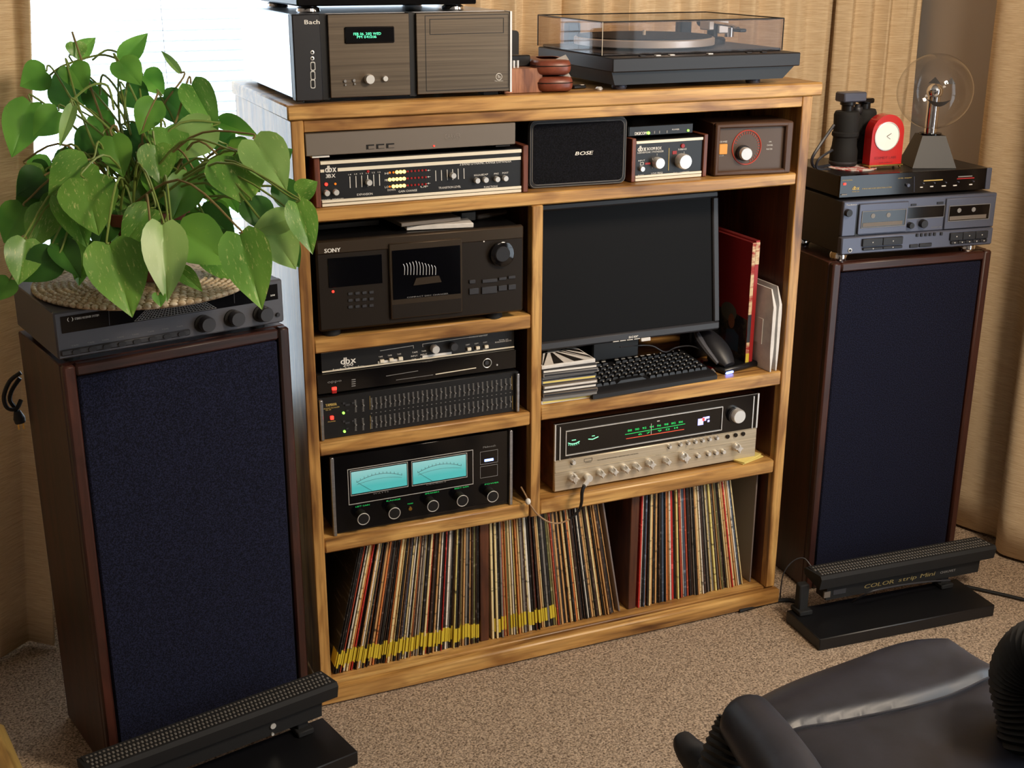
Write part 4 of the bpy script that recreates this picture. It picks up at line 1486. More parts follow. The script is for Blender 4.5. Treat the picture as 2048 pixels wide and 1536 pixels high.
# printed cover seen beside the monitor: dark night scene with a figure
mb = MB().add([(-.0004, .002, .002), (-.0004, .19, .002), (-.0004, .19, .12), (-.0004, .05, .12), (-.0004, .002, .115)], [(0, 1, 2, 3, 4)])
mb.build('cover_print', M('cover_dark', (24, 22, 26), .5, noise=((92, 84, 60), (40, 26, 26), .5, .66)), b1, False)
mb = MB().add([(-.0006, .075 + .032 * math.cos(t), .118 + .022 * math.sin(t)) for t in [i * .5236 for i in range(12)]], [tuple(range(12))])
mb.build('cover_hat', M('cover_tan', (104, 98, 84), .6), b1, False)
mb = MB().add([(-.0007, .062 + .013 * math.cos(t), .098 + .018 * math.sin(t)) for t in [i * .5236 for i in range(12)]], [tuple(range(12))])
mb.build('cover_face', M('cover_skin', (150, 92, 62), .6), b1, False)
mb = MB().add([(-.0007, .03, .03), (-.0007, .085, .03), (-.0007, .08, .075), (-.0007, .05, .08), (-.0007, .03, .07)], [(0, 1, 2, 3, 4)])
mb.build('cover_coat', M('cover_blue', (40, 72, 92), .6), b1, False)
MB().box(0, .009, -.0016, -.0008, .008, .035).build('spine_band', 'tape_yellow', b1)
MB().box(0, .009, -.0016, -.0008, .062, .128).build('spine_band', 'charcoal', b1)
b2 = book('comic_album', 'red book standing upright behind the white envelopes', 'book', 1.0605, .054, .0105, .300, .20, 'book_red', 'book_red', 2)
MB().box(0, .0105, -.0016, -.0008, .245, .296).build('spine_band', 'book_spine_cream', b2)
p = at(1549, 747, 'z', MOZ)
for i, (dx, dy, h, wd, lean, lab) in enumerate(((.0, .0, .193, .0155, 2, 'thick white padded envelope standing in front of the red books'), (.0185, .004, .197, .014, 1, 'white envelope bundle standing nearest the cabinet right side'))):
    o = empty('envelope', (1.0815 + dx, .004 + dy, MOZ + GAP), math.radians(lean))
    n, kk = 10, 8
    vs, fs = [], []
    for side in (0, 1):
        for j in range(n + 1):
            t = j / n
            for k in range(kk + 1):
                f = k / kk
                y = .17 * f + (.016 * max(0, t - .8) * 5 if k == 0 else 0)
                half = wd / 2 * min(1, .25 + 2.2 * min(t, 1 - t) + .0) * (.55 + .45 * min(1, 3 * min(f, 1 - f) + .2))
                half *= 1 + .15 * math.sin(9 * t + 5 * f + i)
                vs.append((wd / 2 + (half if side else -half), y, h * t))
    m0 = (n + 1) * (kk + 1)
    w1 = kk + 1
    for j in range(n):
        for k in range(kk):
            a = j * w1 + k
            fs.append((a, a + w1, a + w1 + 1, a + 1))
            fs.append((m0 + a, m0 + a + 1, m0 + a + w1 + 1, m0 + a + w1))
        a = j * w1
        fs.append((a, m0 + a, m0 + a + w1, a + w1))
        fs.append((a + kk, a + kk + w1, m0 + a + kk + w1, m0 + a + kk))
    fs.append(tuple([n * w1 + k for k in range(w1)] + [m0 + n * w1 + k for k in range(kk, -1, -1)]))
    MB().add(vs, fs).build('paper_body', 'paper_white', o)
    if i == 0:
        MB().box(-.001, .0005, .03, .13, .06, .12).build('address_label', 'white_print', o)
    tag(o, lab, 'envelope')

# ------------------------------------------------------------------ on top of the cabinet
PCY = .012
p = at(600, 199, 'y', PCY)
PZ = TOPZ + GAP
d = Dev('media_computer', 'silver and bronze media computer case with green clock display', 'computer', (.0155, PCY, PZ), -.4)
PW = d.q(1023, 180)[0]
PB, PT = .008, d.q(600, 29)[1]
for x in (.02, PW - .05):
    for y in (.02, .40):
        d.box('foot', 'rubber_black', x, x + .03, y, y + .03, 0, PB)
d.box('case', 'charcoal_dark', .002, PW - .002, .012, .46, PB, PT - .003)
d.box('side_cover', 'brushed_silver', 0, .002, .028, .462, PB + .001, PT - .001)
d.box('side_cover', 'brushed_silver', PW - .002, PW, .028, .462, PB + .001, PT - .001)
d.box('top_cover', 'brushed_silver', .002, PW - .002, .028, .462, PT - .003, PT)
xa, xb = d.q(643, 100)[0], d.q(658, 100)[0]
d.box('port_panel', 'charcoal_dark', 0, xa, .001, .026, PB - .004, PT, .002)
d.box('recess', 'black_paint', xa, xb, .006, .026, PB - .003, PT)
x1, x2 = d.q(819.5, 100)[0], d.q(833.5, 100)[0]
d.box('front_panel', 'brushed_bronze', xb, x1, 0, .026, PB, PT - .001, .001)
d.box('recess', 'black_paint', x1, x2, .006, .026, PB - .003, PT)
d.box('front_panel', 'brushed_bronze', x2, PW - .004, 0, .026, PB, PT - .001, .001)
d.box('edge_trim', 'silver', PW - .004, PW, -.002, .026, PB - .002, PT)
d.frame('drive_door', 'black_paint', (849.5, 31), (1017, 176), .0011, -.0004, .0004)
d.frame('drive_slot', 'black_paint', (859, 38), (1007.5, 66), .0011, -.0005, .0004)
d.pb('display_window', 'black_gloss', (688, 54), (789, 85.5), -.003, .001, .002)
d.text('FEB 06. 2013 WED', (706, 70.5), None, .0046, 'display_green', y=-.0034, b=(761, 68.2))
d.text('PM 04:13:16', (713, 76.5), None, .0046, 'display_green', y=-.0034, b=(752, 74.8))
d.text('Bach', (609, 48.5), None, .0075, 'white_print', y=-.0005 + .001, bold=.0007, b=(639, 46.5))
for v in (105, 117):
    k = d.knob('silver', (625, v), .0036, .001, 'jack_socket', y=.001)
    d.knob('black_paint', (625, v), .0018, .0016, 'jack_hole', y=.001)
for v in (132.5, 151, 168):
    x, z = d.q(626, v)
    d.build(MB().prism(rrect(x - .0045, x + .0045, z - .008, z + .008, .003)[::-1], .0004, .0015), 'port_rim', 'silver')
    d.build(MB().prism(rrect(x - .003, x + .003, z - .0062, z + .0062, .002)[::-1], -.0001, .0012), 'port_socket', 'black_paint')
d.knob('silver', (741, 159), .0088, .012, 'volume_knob')
d.knob('silver', (771.5, 157.5), .0050, .006, 'push_button')
for u, v, r_ in ((690.5, 162.5), (708.5, 161)) and ((690.5, 162.5, .0028), (708.5, 161, .0028), (691.5, 170, .0018), (710, 168, .0018)):
    d.knob('grey_print', (u, v), r_, .003, 'push_button')
cx, cz = d.q(997.5, 153.5)
d.build(MB().tube([(cx + .0062 * math.cos(i * .2618), -.0005, cz + .0062 * math.sin(i * .2618)) for i in range(25)], .0007, 5, 1, False).text('Tt', cx - .003, cz - .0028, .0056, .006, -.0006, .0004), 'logo', 'white_print', None, False)
d.text('Thermaltake', (989, 163), None, .0018, y=-.0005, b=(1006, 162.5))

d = Dev('stacked_amplifier', 'black audio unit on round silver feet on top of the media computer', 'audio unit', (.03, .03, PZ + PT + GAP), 0)
XA, XB = .0, .345
for x in (.028, XB - .035):
    for y in (.03, .27):
        d.build(MB().lathe([(.020, 0), (.022, .003), (.021, .008), (.016, .011), (.015, .013)], (x, y, 0), 'z', 20), 'foot', 'chrome')
d.box('case', 'black_satin', XA, XB, 0, .31, .0125, .085, .003)
d.box('front_panel', 'black_gloss', XA, XB, -.004, 0, .0125, .085, .002)

P = at(1030, 107, 'z', TOPZ)
d = Dev('cordless_phone', 'dark handset standing upright behind the wooden block, beside the computer', 'phone', (at(1043, 70, 'y', .26).x - .058, .26, PZ), 0)
d.build(MB().prism(rrect(0, .0, 0, 0, 0)[:0] or rrect(.004, .052, .012, .105, .008)[::-1], 0, .024), 'handset', 'charcoal_dark')
d.box('handset_trim', 'silver', .0505, .0525, .003, .02, .03, .095)
d.box('cradle', 'black_satin', 0, .058, -.01, .05, 0, .016, .004)

P = at(1025, 181, 'z', TOPZ + .002)
d = Dev('bit_holder', 'walnut coloured wooden block holding a row of small metal bits', 'tool holder', (d_x := .4335, .03, PZ), 0)
WB = d.q(1085, 160)[0]
HB = d.q(1060, 136.5)[1]
d.box('block', 'block_wood', 0, WB, 0, .06, 0, HB, .001)
for i in range(5):
    x = .005 + i * .0082
    d.build(MB().cyl((x, .02, HB), (x, .02, HB + .014), .0026, n=10), 'bit', 'silver')
d.box('rear_tray', 'black_satin', 0, WB * .9, .04, .058, HB, HB + .022, .002)


def pouch(label, x, y, z, wd, dp, h, rz):
    o = empty('leather_pouch', (x, y, z), math.radians(rz))
    n, m = 16, 10
    vs, fs = [], []
    for i in range(n):
        a = 2 * math.pi * i / n
        ca, sa = math.cos(a), math.sin(a)
        rx = abs(ca) ** .45 * math.copysign(1, ca)
        ry = abs(sa) ** .45 * math.copysign(1, sa)
        for j in range(m + 1):
            t = math.pi * j / m - math.pi / 2
            r = max(.02, math.cos(t)) ** .16
            vs.append((wd / 2 * rx * r, dp / 2 * ry * r, h / 2 + h / 2 * math.sin(t)))
    for i in range(n):
        for j in range(m):
            a, b = i * (m + 1) + j, ((i + 1) % n) * (m + 1) + j
            fs.append((a, b, b + 1, a + 1))
    MB().add(vs, fs).build('leather_body', 'leather_brown', o)
    ring = [(wd / 2 * 1.005 * abs(math.cos(t)) ** .45 * math.copysign(1, math.cos(t)), dp / 2 * 1.005 * abs(math.sin(t)) ** .45 * math.copysign(1, math.sin(t)), h * .62) for t in [i * 2 * math.pi / 28 for i in range(29)]]
    MB().tube(ring, .0009, 5, 1, False).build('seam', 'dark_bronze', o)
    MB().add([(wd * .1, -dp * .30, h * 1.0), (wd * .42, -dp * .36, h * .95), (wd * .36, -dp * .28, h * 1.28)], [(0, 1, 2), (2, 1, 0)]).build('paper_corner', 'paper_white', o, False)
    tag(o, label, 'pouch')


pouch('lower brown leather pouch of two stacked beside the wooden bit block', .550, .072, PZ, .080, .12, .030, -10)
pouch('upper brown leather pouch with paper corner, on another beside bit block', .5485, .076, PZ + .0325, .080, .125, .030, -13)
P = at(1148, 177, 'z', TOPZ + .002)
o = empty('key_fob', (P.x, P.y, PZ), .1)
tag(o, 'small black key fob lying in front of the turntable', 'keys')
MB().box(0, .030, 0, .02, 0, .007, .002).build('fob', 'black_satin', o)
MB().box(.018, .026, .002, .01, .007, .0078).build('button', 'white_print', o)
P = at(1198, 178, 'z', TOPZ + .002)
o = MB().lathe([(.007, 0), (.0075, .003), (.005, .006), (1e-6, .0065)], (P.x, P.y, PZ), 'z', 14).build('metal_cap', 'silver')
tag(o, 'tiny silver cap lying on the cabinet top before the turntable', 'cap')

# ------------------------------------------------------------------ turntable
d = Dev('turntable', 'black turntable with silver platter and smoked dust cover', 'turntable', (.655, -.002, PZ), 0)
TW = d.q(1601, 120)[0]
zb, zt = d.q(1232, 145.5)[1], d.q(1232, 117)[1]
TD = .36
d.build(MB().prism([(.012, .010), (TW - .034, .010), (TW - .006, zb), (.004, zb)], .012, TD - .02), 'lower_body', 'black_paint')
d.box('plinth', 'charcoal_dark', 0, TW, 0, TD, zb, zt, .002)
d.box('deck_top', 'charcoal', .006, TW - .012, .055, TD - .01, zt, zt + .006, .002)
for u, v in ((1257, 172), (1527, 163)):
    x = d.q(u, v)[0]
    d.build(MB().lathe([(.014, 0), (.016, .004), (.014, .012)], (x, .04, 0), 'z', 18), 'foot', 'deck_grey')
    d.build(MB().lathe([(.014, 0), (.016, .004), (.014, .012)], (x, TD - .06, 0), 'z', 18), 'foot', 'deck_grey')
ZT = zt + .006
cxp, cyp = .185, .21
d.build(MB().lathe([(.150, ZT + .004), (.153, ZT + .006), (.153, ZT + .019), (.150, ZT + .021), (1e-6, ZT + .021)], (cxp, cyp, 0), 'z', 64), 'platter', 'silver')
d.build(MB().lathe([(.147, ZT + .0212), (.147, ZT + .0235), (1e-6, ZT + .0235)], (cxp, cyp, 0), 'z', 48), 'mat', 'black_rough')
d.build(MB().lathe([(.0035, ZT + .0235), (.0035, ZT + .034), (1e-6, ZT + .0345)], (cxp, cyp, 0), 'z', 12), 'spindle', 'cream_trim')
ax, ay = TW - .075, .235
d.build(MB().lathe([(.030, ZT), (.030, ZT + .010), (.026, ZT + .014), (.012, ZT + .015), (.012, ZT + .04), (1e-6, ZT + .041)], (ax, ay, 0), 'z', 24), 'tonearm_base', 'black_satin')
d.build(MB().tube([(ax + .01, ay + .055, ZT + .044), (ax, ay, ZT + .044), (ax - .008, ay - .09, ZT + .043), (ax - .03, ay - .15, ZT + .040)], .0042, 8, 5), 'tonearm', 'chrome')
d.build(MB().cyl((ax + .006, ay + .035, ZT + .044), (ax + .013, ay + .07, ZT + .044), .012, n=16), 'counterweight', 'charcoal')
d.box('headshell', 'black_satin', ax - .042, ax - .024, ay - .175, ay - .145, ZT + .034, ZT + .041, .002)
d.build(MB().box(ax - .028, ax - .014, ay - .03, ay + .01, ZT + .03, ZT + .05, .002).box(ax + .004, ax + .03, ay - .02, ay + .004, ZT + .022, ZT + .05, .002), 'gimbal', 'silver')
d.build(MB().lathe([(.011, ZT + .014), (.011, ZT + .034), (1e-6, ZT + .035)], (ax + .038, ay - .01, 0), 'z', 16), 'weight_dial', 'chrome')
for u in (1291, 1322, 1350, 1427, 1505, 1535):
    x = d.q(u, 113)[0]
    d.box('control_button', 'silver' if u in (1322, 1350, 1427) else 'charcoal', x, x + .012, .02, .030, zt, zt + .0025, .0006)
# dust cover: five thin acrylic panes with dark rims
CH0, CH1 = zt + .002, zt + .0675
cy0, cy1 = .050, TD + .004
c0, c1 = .001, TW - .014
cv = d.build(MB().box(c0, c1, cy0, cy0 + .003, CH0, CH1).box(c0, c0 + .003, cy0, cy1, CH0, CH1).box(c1 - .003, c1, cy0, cy1, CH0, CH1)
             .box(c0, c1, cy1 - .003, cy1, CH0, CH1).box(c0, c1, cy0, cy1, CH1 - .003, CH1), 'dust_cover', 'smoked_acrylic', None, False)
mb = MB()
E_ = [((c0, cy0, CH1), (c1, cy0, CH1)), ((c0, cy0, CH1), (c0, cy1, CH1)), ((c1, cy0, CH1), (c1, cy1, CH1)), ((c0, cy1, CH1), (c1, cy1, CH1)), ((c0, cy1, CH0), (c0, cy1, CH1)), ((c1, cy0, CH0), (c1, cy0, CH1))]
for a, b in E_:
    mb.tube([a, b], .0013, 6, 1)
d.build(mb, 'cover_rim', 'black_paint', cv)
d.build(MB().tube([(c0, cy0, CH0), (c0, cy0, CH1)], .0008, 6, 1), 'cover_edge', 'cream_trim', cv)
for x in (.07, TW - .09):
    d.box('hinge', 'black_satin', x, x + .03, TD - .012, TD + .016, zt - .02, zt + .05, .003, cv)

# ------------------------------------------------------------------ floor speakers
SPW, SPD, SPH = .432, .268, .843


def speaker(label, O, ang, wd):
    d = Dev('floor_speaker', label, 'speaker', O, ang, 'tall floor speakers')
    d.box('cabinet_body', 'speaker_veneer_z', 0, wd, .02, SPD, .003, SPH - .0, .002)
    t = .022
    d.box('frame_stile', 'speaker_veneer_z', 0, t, 0, .02, .003, SPH, .004)
    d.box('frame_stile', 'speaker_veneer_z', wd - t, wd, 0, .02, .003, SPH, .004)
    d.box('frame_rail', 'speaker_veneer_x', t, wd - t, 0, .02, SPH - t, SPH, .004)
    d.box('frame_rail', 'speaker_veneer_x', t, wd - t, 0, .02, .003, .05, .004)
    d.box('grille', 'grille_cloth', t + .002, wd - t - .002, .004, .02, .052, SPH - t - .002, .004)
    return d


p = at(125, 735, 'z', SPH)
spL = speaker('tall dark speaker under the potted plant, left of the cabinet', (p.x, p.y, 0), 12.6, .428)
p = at(1668, 528, 'z', SPH)
spR = speaker('tall dark speaker under the plasma globe, right of the cabinet', (p.x, p.y, 0), -4.3, .440)

# light bars on their boards
WORD = [('COLOR', .066), ('strip', .048), ('Mini', .04)]


def light_bar(kind, O, ang, bx0, label, blabel, text):
    a = math.radians(ang)
    b = Dev('stand_board', blabel, 'board', O, ang, 'boards under the light bars')
    b.box('board', 'black_paint', 0, .49, 0, .145, .0, .03, .002)
    b.line('edge_line', 'charcoal', b.q(0, 0) and (0, 0), (1, 1)) if False else None
    X, Y = b.X, b.Y
    d = Dev('light_bar', label, 'stage light', Vector(O) + Vector((0, 0, .0305)), ang, 'light bars')
    L0, L1 = bx0, bx0 + .50
    # housing section
    prof = [(.094, .070), (.160, .080), (.164, .093), (.160, .097), (.094, .1055), (.088, .098)]
    d.build(MB().prism(prof, L0, L1, 'x'), 'housing', 'black_rough')
    d.build(MB().prism([(.108, .030), (.15, .030), (.15, .082), (.105, .076)], L0 + .03, L1 - .03, 'x'), 'lower_body', 'black_rough')
    d.box('lens_tray', 'black_rough', L0 + .006, L1 - .006, .098, .157, .0975, .1005)
    mb = MB()
    nx = 62
    for i in range(nx):
        for j in range(4):
            x = L0 + .011 + i * (.478 / (nx - 1)) + (.0038 if j % 2 else 0)
            y = .105 + j * .0145
            r = .0034
            n = 6
            zz = .1048 - (y - .094) * .11
            base = [(x + r * math.cos(k * 1.0472), y + r * 1.5 * math.sin(k * 1.0472), zz - .0015) for k in range(n)]
            mid = [(x + r * .7 * math.cos(k * 1.0472), y + r * 1.05 * math.sin(k * 1.0472), zz + .0018) for k in range(n)]
            mb.add(base + mid + [(x, y, zz + .003)], [(k, (k + 1) % n, n + (k + 1) % n, n + k) for k in range(n)] + [(n + k, n + (k + 1) % n, 2 * n) for k in range(n)])
    o = d.build(mb, 'lens_array', 'lens_grey')
    o['kind'] = 'stuff'
    for x in (.012 if kind else .01, .415):
        d.build(MB().box(x, x + .035, .105, .148, 0, .012, .002).box(x + .004, x + .03, .118, .140, 0, .075, .003), 'bracket', 'black_rough')
    if text:
        z0 = .042
        y = .1065
        d.build(MB().text('COLOR', .185, z0 + .002, .0105, .085, y - .001, .0007, .25), 'lettering', 'dim_gold', None, False)
        d.build(MB().text('strip Mini', .283, z0 + .003, .0105, .105, y - .001, .0005, .25), 'lettering', 'dim_gold', None, False)
        d.build(MB().text('CHAUVET', .405, z0 + .004, .006, .045, y - .001, .0004), 'lettering', 'grey_print', None, False)
        d.box('sticker', 'carver_grey', .075, .092, y - .0008, y + .004, z0 - .004, z0 + .012)
        d.box('rating_label', 'charcoal', .10, .135, y - .0008, y + .004, z0, z0 + .013)
    else:
        z0 = .045
        d.build(MB().cyl((.362, .104, z0 + .006), (.362, .11, z0 + .006), .006, n=14), 'screw', 'silver')
        d.build(MB().cyl((.36, .104, z0 - .012), (.36, .11, z0 - .012), .003, n=10), 'screw', 'silver')
    return d


p = at(1640, 1283, 'z', .0)
light_bar(1, (at(1640, 1280, 'z', .03).x, at(1640, 1280, 'z', .03).y, .0006), -3.6, .052, 'black light bar with lens grid in front of the speaker under plasma globe',
          'black board lying on carpet under the lettered light bar', True)
pr = at(716, 1503, 'z', .03)
a = math.radians(13.2)
light_bar(0, (pr.x - .49 * math.cos(a), pr.y - .49 * math.sin(a), .0006), 13.2, -.0, 'black light bar with lens grid in front of the speaker under the plant',
          'black board lying on carpet under the light bar at the plant speaker', False)

# ------------------------------------------------------------------ receiver on the left speaker
LZ = SPH + GAP
d = Dev('flat_receiver', 'dark grey receiver with push buttons on the speaker under the plant', 'receiver', (at(117, 722, 'z', SPH + .010).x, at(117, 722, 'z', SPH + .010).y, LZ), 11.8)
FW, FH = .423, .094
for x in (.03, .38):
    for y in (.03, .22):
        d.build(MB().cyl((x, y, 0), (x, y, .011), .014, n=14), 'foot', 'black_rough')
d.box('case', 'receiver_grey', .001, FW - .001, .012, .262, .010, FH - .001, .002)
d.box('faceplate', 'receiver_grey', 0, FW, 0, .014, .010, FH, .003)
(x0, z1), (x1, z0) = d.q(120, 634), d.q(556, 598)
d.box('display_window', 'black_gloss', x0, x1, -.0012, .002, z0, z1, .0005)
d.text('( )', (134, 641.5), None, .0055, b=(146, 639), y=-.0018)
d.text('STEREO RECEIVER SYSTEM', (149, 639.3), None, .0036, b=(197, 629), y=-.0018)
d.text('DIGITAL', (517, 598.5), None, .0026, b=(531, 592), y=-.0018)
d.text('208', (540, 592.5), None, .0030, b=(549, 589.5), y=-.0018)
for u in (217, 467):
    d.line('window_seam', 'receiver_grey', (u, 623 - (u - 217) * .176 - 2), (u + 1.5, 650 - (u - 217) * .176), .0006, -.0018, 0)
# woven mesh grid printed on the window
mb = MB()
(g0, _), (g1, _) = d.q(268, 640), d.q(432, 612)
for i in range(26):
    t = i / 25
    xb_ = g0 + (g1 - g0) * t
    xt_ = (g0 + g1) / 2 + (xb_ - (g0 + g1) / 2) * .56
    mb.tube([(xb_, -.0016, z0 + .002), (xt_, -.0016, z1 - .002)], .0005, 4, 1)
for j in range(9):
    t = j / 8
    hw_ = (g1 - g0) / 2 * (1 - .44 * t)
    zz = z0 + .002 + (z1 - z0 - .004) * t
    mb.tube([((g0 + g1) / 2 - hw_, -.0016, zz), ((g0 + g1) / 2 + hw_, -.0016, zz)], .0005, 4, 1)
d.build(mb, 'meter_mesh', 'grey_print')
(x0, z1), (x1, z0) = d.q(121, 702), d.q(380, 670)
d.box('button_ledge', 'charcoal', x0, x1, -.004, 0, .0165, .0275, .003)
for i, u in enumerate((152, 184, 213, 243, 273, 304, 333, 362)):
    v = 703 - (u - 152) * .182
    x, z = d.q(u, v)
    d.build(MB().prism(rrect(x - .0072, x + .0072, .0178, .0258, .0036)[::-1], -.0062, -.002), 'push_button', 'charcoal_dark')
    d.text('TAPE', (u - 9, v - 10), .012, .0022, 'grey_print')
for u, v in ((416, 649), (475, 638), (532, 629)):
    d.knob('charcoal', (u, v), .0142, .020, 'knob', yo=-.014)
    d.knob('black_rough', (u - 10, v - 2), .0165, .004, 'knob_skirt', yo=0)
d.knob('charcoal_dark', (557, 630), .004, .004, 'headphone_jack')

# braided mat
MZ = LZ + FH + GAP
mc = Vector((-.272, .062, MZ))
ma = empty('braided_mat', mc)
tag(ma, 'round braided straw mat lying on the grey receiver under the plant', 'mat')
MR = .200
MB().lathe([(MR - .006, 0), (MR - .002, .004), (MR - .012, .0075), (1e-6, .0075)], (0, 0, 0), 'z', 56).build('mat_disc', 'jute_dark', ma)
bead = MB().sphere((0, 0, 0), .0062, 8, 6, (1.25, .8, .75)).mesh('braid')
bead.materials.append(mt('jute'))
r_ = MR - .004
while r_ > .105:
    n = int(2 * math.pi * r_ / .0145)
    for i in range(n):
        t = 2 * math.pi * (i + (r_ * 37 % 1)) / n
        if r_ < MR - .03 and math.sin(t) > .25: continue
        link('braid', bead, ma, (r_ * math.cos(t), r_ * math.sin(t), .0062), (0, 0, t + 1.25))
    r_ -= .0125

# ------------------------------------------------------------------ gear on the right speaker
RZ = SPH + GAP
p = at(1680, 510, 'z', SPH + .020)
d = Dev('cassette_deck', 'grey double cassette deck on round silver feet on the speaker', 'cassette deck', (p.x, p.y + .004, RZ), -6.2)
DW = .418
z0, z1 = d.q(1682, 509)[1], d.q(1684, 404)[1]
DW = d.q(1988, 440)[0]
for x, y in ((.018, .03), (DW - .045, .03), (.018, .2), (DW - .045, .2)):
    d.build(MB().lathe([(.017, 0), (.018, .004), (.021, .006), (.021, .014), (.018, z0)], (x, y, 0), 'z', 20), 'foot', 'chrome')
d.box('case', 'charcoal_dark', .002, DW - .002, .010, .25, z0, z1 - .001, .002)
zm = d.q(1682, 474)[1]
d.box('upper_panel', 'deck_grey', .002, DW, 0, .012, zm, z1, .002)
d.box('lower_panel', 'deck_grey', 0, DW - .004, -.008, .012, z0, zm, .003)
d.text('Technics', (1692, 411.5), None, .0034, 'white_print', b=(1713, 409))
d.knob('charcoal_dark', (1699.5, 427), .0085, .010, 'knob')
d.pb('power_groove', 'black_paint', (1714.5, 410), (1717, 472), -.0006, .001)
for (a, b, wa, wb) in (((1718, 408), (1810, 462), (1722, 422), (1807, 450)), ((1892, 397), (1980, 452), (1896, 411), (1974, 437))):
    dr = d.pb('cassette_door', 'deck_grey', a, b, -.005, .0, .0015)
    (x0, zt_), (x1, zb_) = d.q(*wa), d.q(*wb)
    d.box('door_recess', 'black_gloss', x0, x1, -.0056, -.004, zb_, zt_, 0, dr)
    d.box('door_inner', 'carver_grey', x0 + .004, x1 - .008, -.0062, -.005, zb_ + .003, zb_ + .012, 0, dr)
    for fx in (.25, .6):
        xx = x0 + (x1 - x0) * fx
        d.build(MB().cyl((xx, -.0064, zt_ - .012), (xx, -.005, zt_ - .012), .0055, n=12), 'spool', 'grey_print', dr)
    d.frame('door_window', 'grey_print', wa, wb, .0012, -.0066, -.005, dr)
d.pb('level_display', 'black_gloss', (1816, 415.5), (1886, 432.5), -.001, .001)
d.frame('display_rim', 'grey_print', (1815, 414), (1887.5, 434), .001)
d.pbs('eject_button', 'charcoal_dark', [((1822, 408), (1832, 411)), ((1874, 404), (1886, 407.5))], -.002, 0)
d.knob('charcoal_dark', (1824.5, 452), .0072, .012, 'knob')
d.knob('charcoal_dark', (1850, 448.5), .0098, .012, 'knob')
d.text('DOLBY NR', (1862, 456), None, .003, 'grey_print', b=(1883, 453))
(x0, zt_), (x1, zb_) = d.q(1720, 475), d.q(1799, 483)
for a, b, n in (((1720, 476.5), (1799.5, 486), 2), ((1720.5, 494), (1799, 493.5), 2), ((1895, 464.5), (1969, 474), 3), ((1896, 481), (1968, 481.5), 5)):
    (x0, zt_), (x1, zb_) = d.q(*a), d.q(*b)
    if zt_ < zb_ + .003: zt_ = zb_ + .0045
    for k in range(n):
        w_ = (x1 - x0) / n
        bt = d.box('transport_key', 'charcoal_dark', x0 + k * w_ + .0004, x0 + (k + 1) * w_ - .0004, -.013, -.007, zb_, zt_, .001)
        xm, zz = x0 + (k + .5) * w_, (zb_ + zt_) / 2
        d.build(MB().add([(xm - .0018, -.0134, zz + .0013), (xm + .0018, -.0134, zz + .0013), (xm, -.0134, zz - .0018)], [(0, 2, 1)]), 'key_mark', 'white_print', bt, False)
for k in range(6):
    u = 1830 + k * 8.6 + (5 if k == 5 else 0)
    d.pb('counter_button', 'charcoal_dark', (u - 2, 466 - (u - 1830) * .06), (u + 2, 471.5 - (u - 1830) * .06), -.011, -.007, .0005)
d.pb('mode_button', 'charcoal_dark', (1815, 487.5), (1831, 493), -.011, -.007, .001)
d.pb('mode_button', 'charcoal_dark', (1834, 485.5), (1858, 491), -.011, -.007, .001)
k = d.knob('silver', (1697, 499.5), .0050, .002, 'headphone_jack', y=-.008)
d.knob('black_paint', (1697, 499.5), .0030, .0026, 'jack_hole', y=-.008)
DZ = RZ + z1 - .001 + GAP

d = Dev('noise_reduction_unit', 'thin black audio unit with gold lettering on the cassette deck', 'audio unit', (at(1680, 395, 'z', DZ + .006).x - .003, at(1680, 395, 'z', DZ + .006).y + .0, DZ), -5.8)
NW, NH = d.q(1981, 360)[0], d.q(1682, 352)[1]
for x in (.03, NW - .05):
    for y in (.03, .2):
        d.build(MB().cyl((x, y, 0), (x, y, .007), .012, n=12), 'foot', 'black_rough')
d.box('case', 'black_satin', .001, NW - .001, .006, .25, .006, NH - .001, .0015)
d.box('faceplate', 'black_gloss', 0, NW, 0, .008, .005, NH, .001)
d.box('end_trim', 'deck_grey', NW - .014, NW, -.002, .004, .005, NH, .001)
d.text('dbx', (1704, 380), None, .0085, 'gold_print', bold=.0007, b=(1718, 378))
d.text('MODEL 224', (1704, 384.5), None, .0024, 'gold_print', b=(1718, 383))
d.text('TYPE II TAPE NOISE REDUCTION SYSTEM', (1723.5, 379), None, .0028, 'gold_print', b=(1783, 374.5))
d.pb('power_light', 'led_red', (1686.5, 366), (1691.5, 370), -.002, 0, .0006)
d.text('POWER', (1685, 362), None, .0022, 'gold_print', b=(1705, 360.3))
d.pb('power_switch', 'grey_print', (1682, 388.3), (1693, 389.8), -.002, 0)
d.knob('deck_grey', (1817.5, 371), .0042, .006, 'knob')
d.line('panel_seam', 'deck_grey', (1828.5, 353), (1828, 384), .0008)
d.text('LEVEL ADJUST', (1796, 357.5), None, .0022, 'gold_print', b=(1823, 356))
for u, v, wv, m_ in ((1847, 361.5, 38, 'gold_print'), (1914, 357.5, 34, 'led_red_dim'), (1916, 353.5, 28, 'grey_print'), (1840, 374.5, 5, 'white_print'), (1860, 373, 6, 'white_print'), (1883, 372, 8, 'white_print'), (1906, 371, 7, 'white_print'), (1938, 369, 6, 'white_print')):
    d.pb('front_mark', m_, (u, v - 1), (u + wv, v + 1 - wv * .055), -.0012, 0)
for u in (1840, 1862, 1885, 1910, 1940):
    d.knob('deck_grey', (u + 8, 367 - (u - 1840) * .04), .0016, .004, 'push_button')
NZ = DZ + NH - .001 + GAP

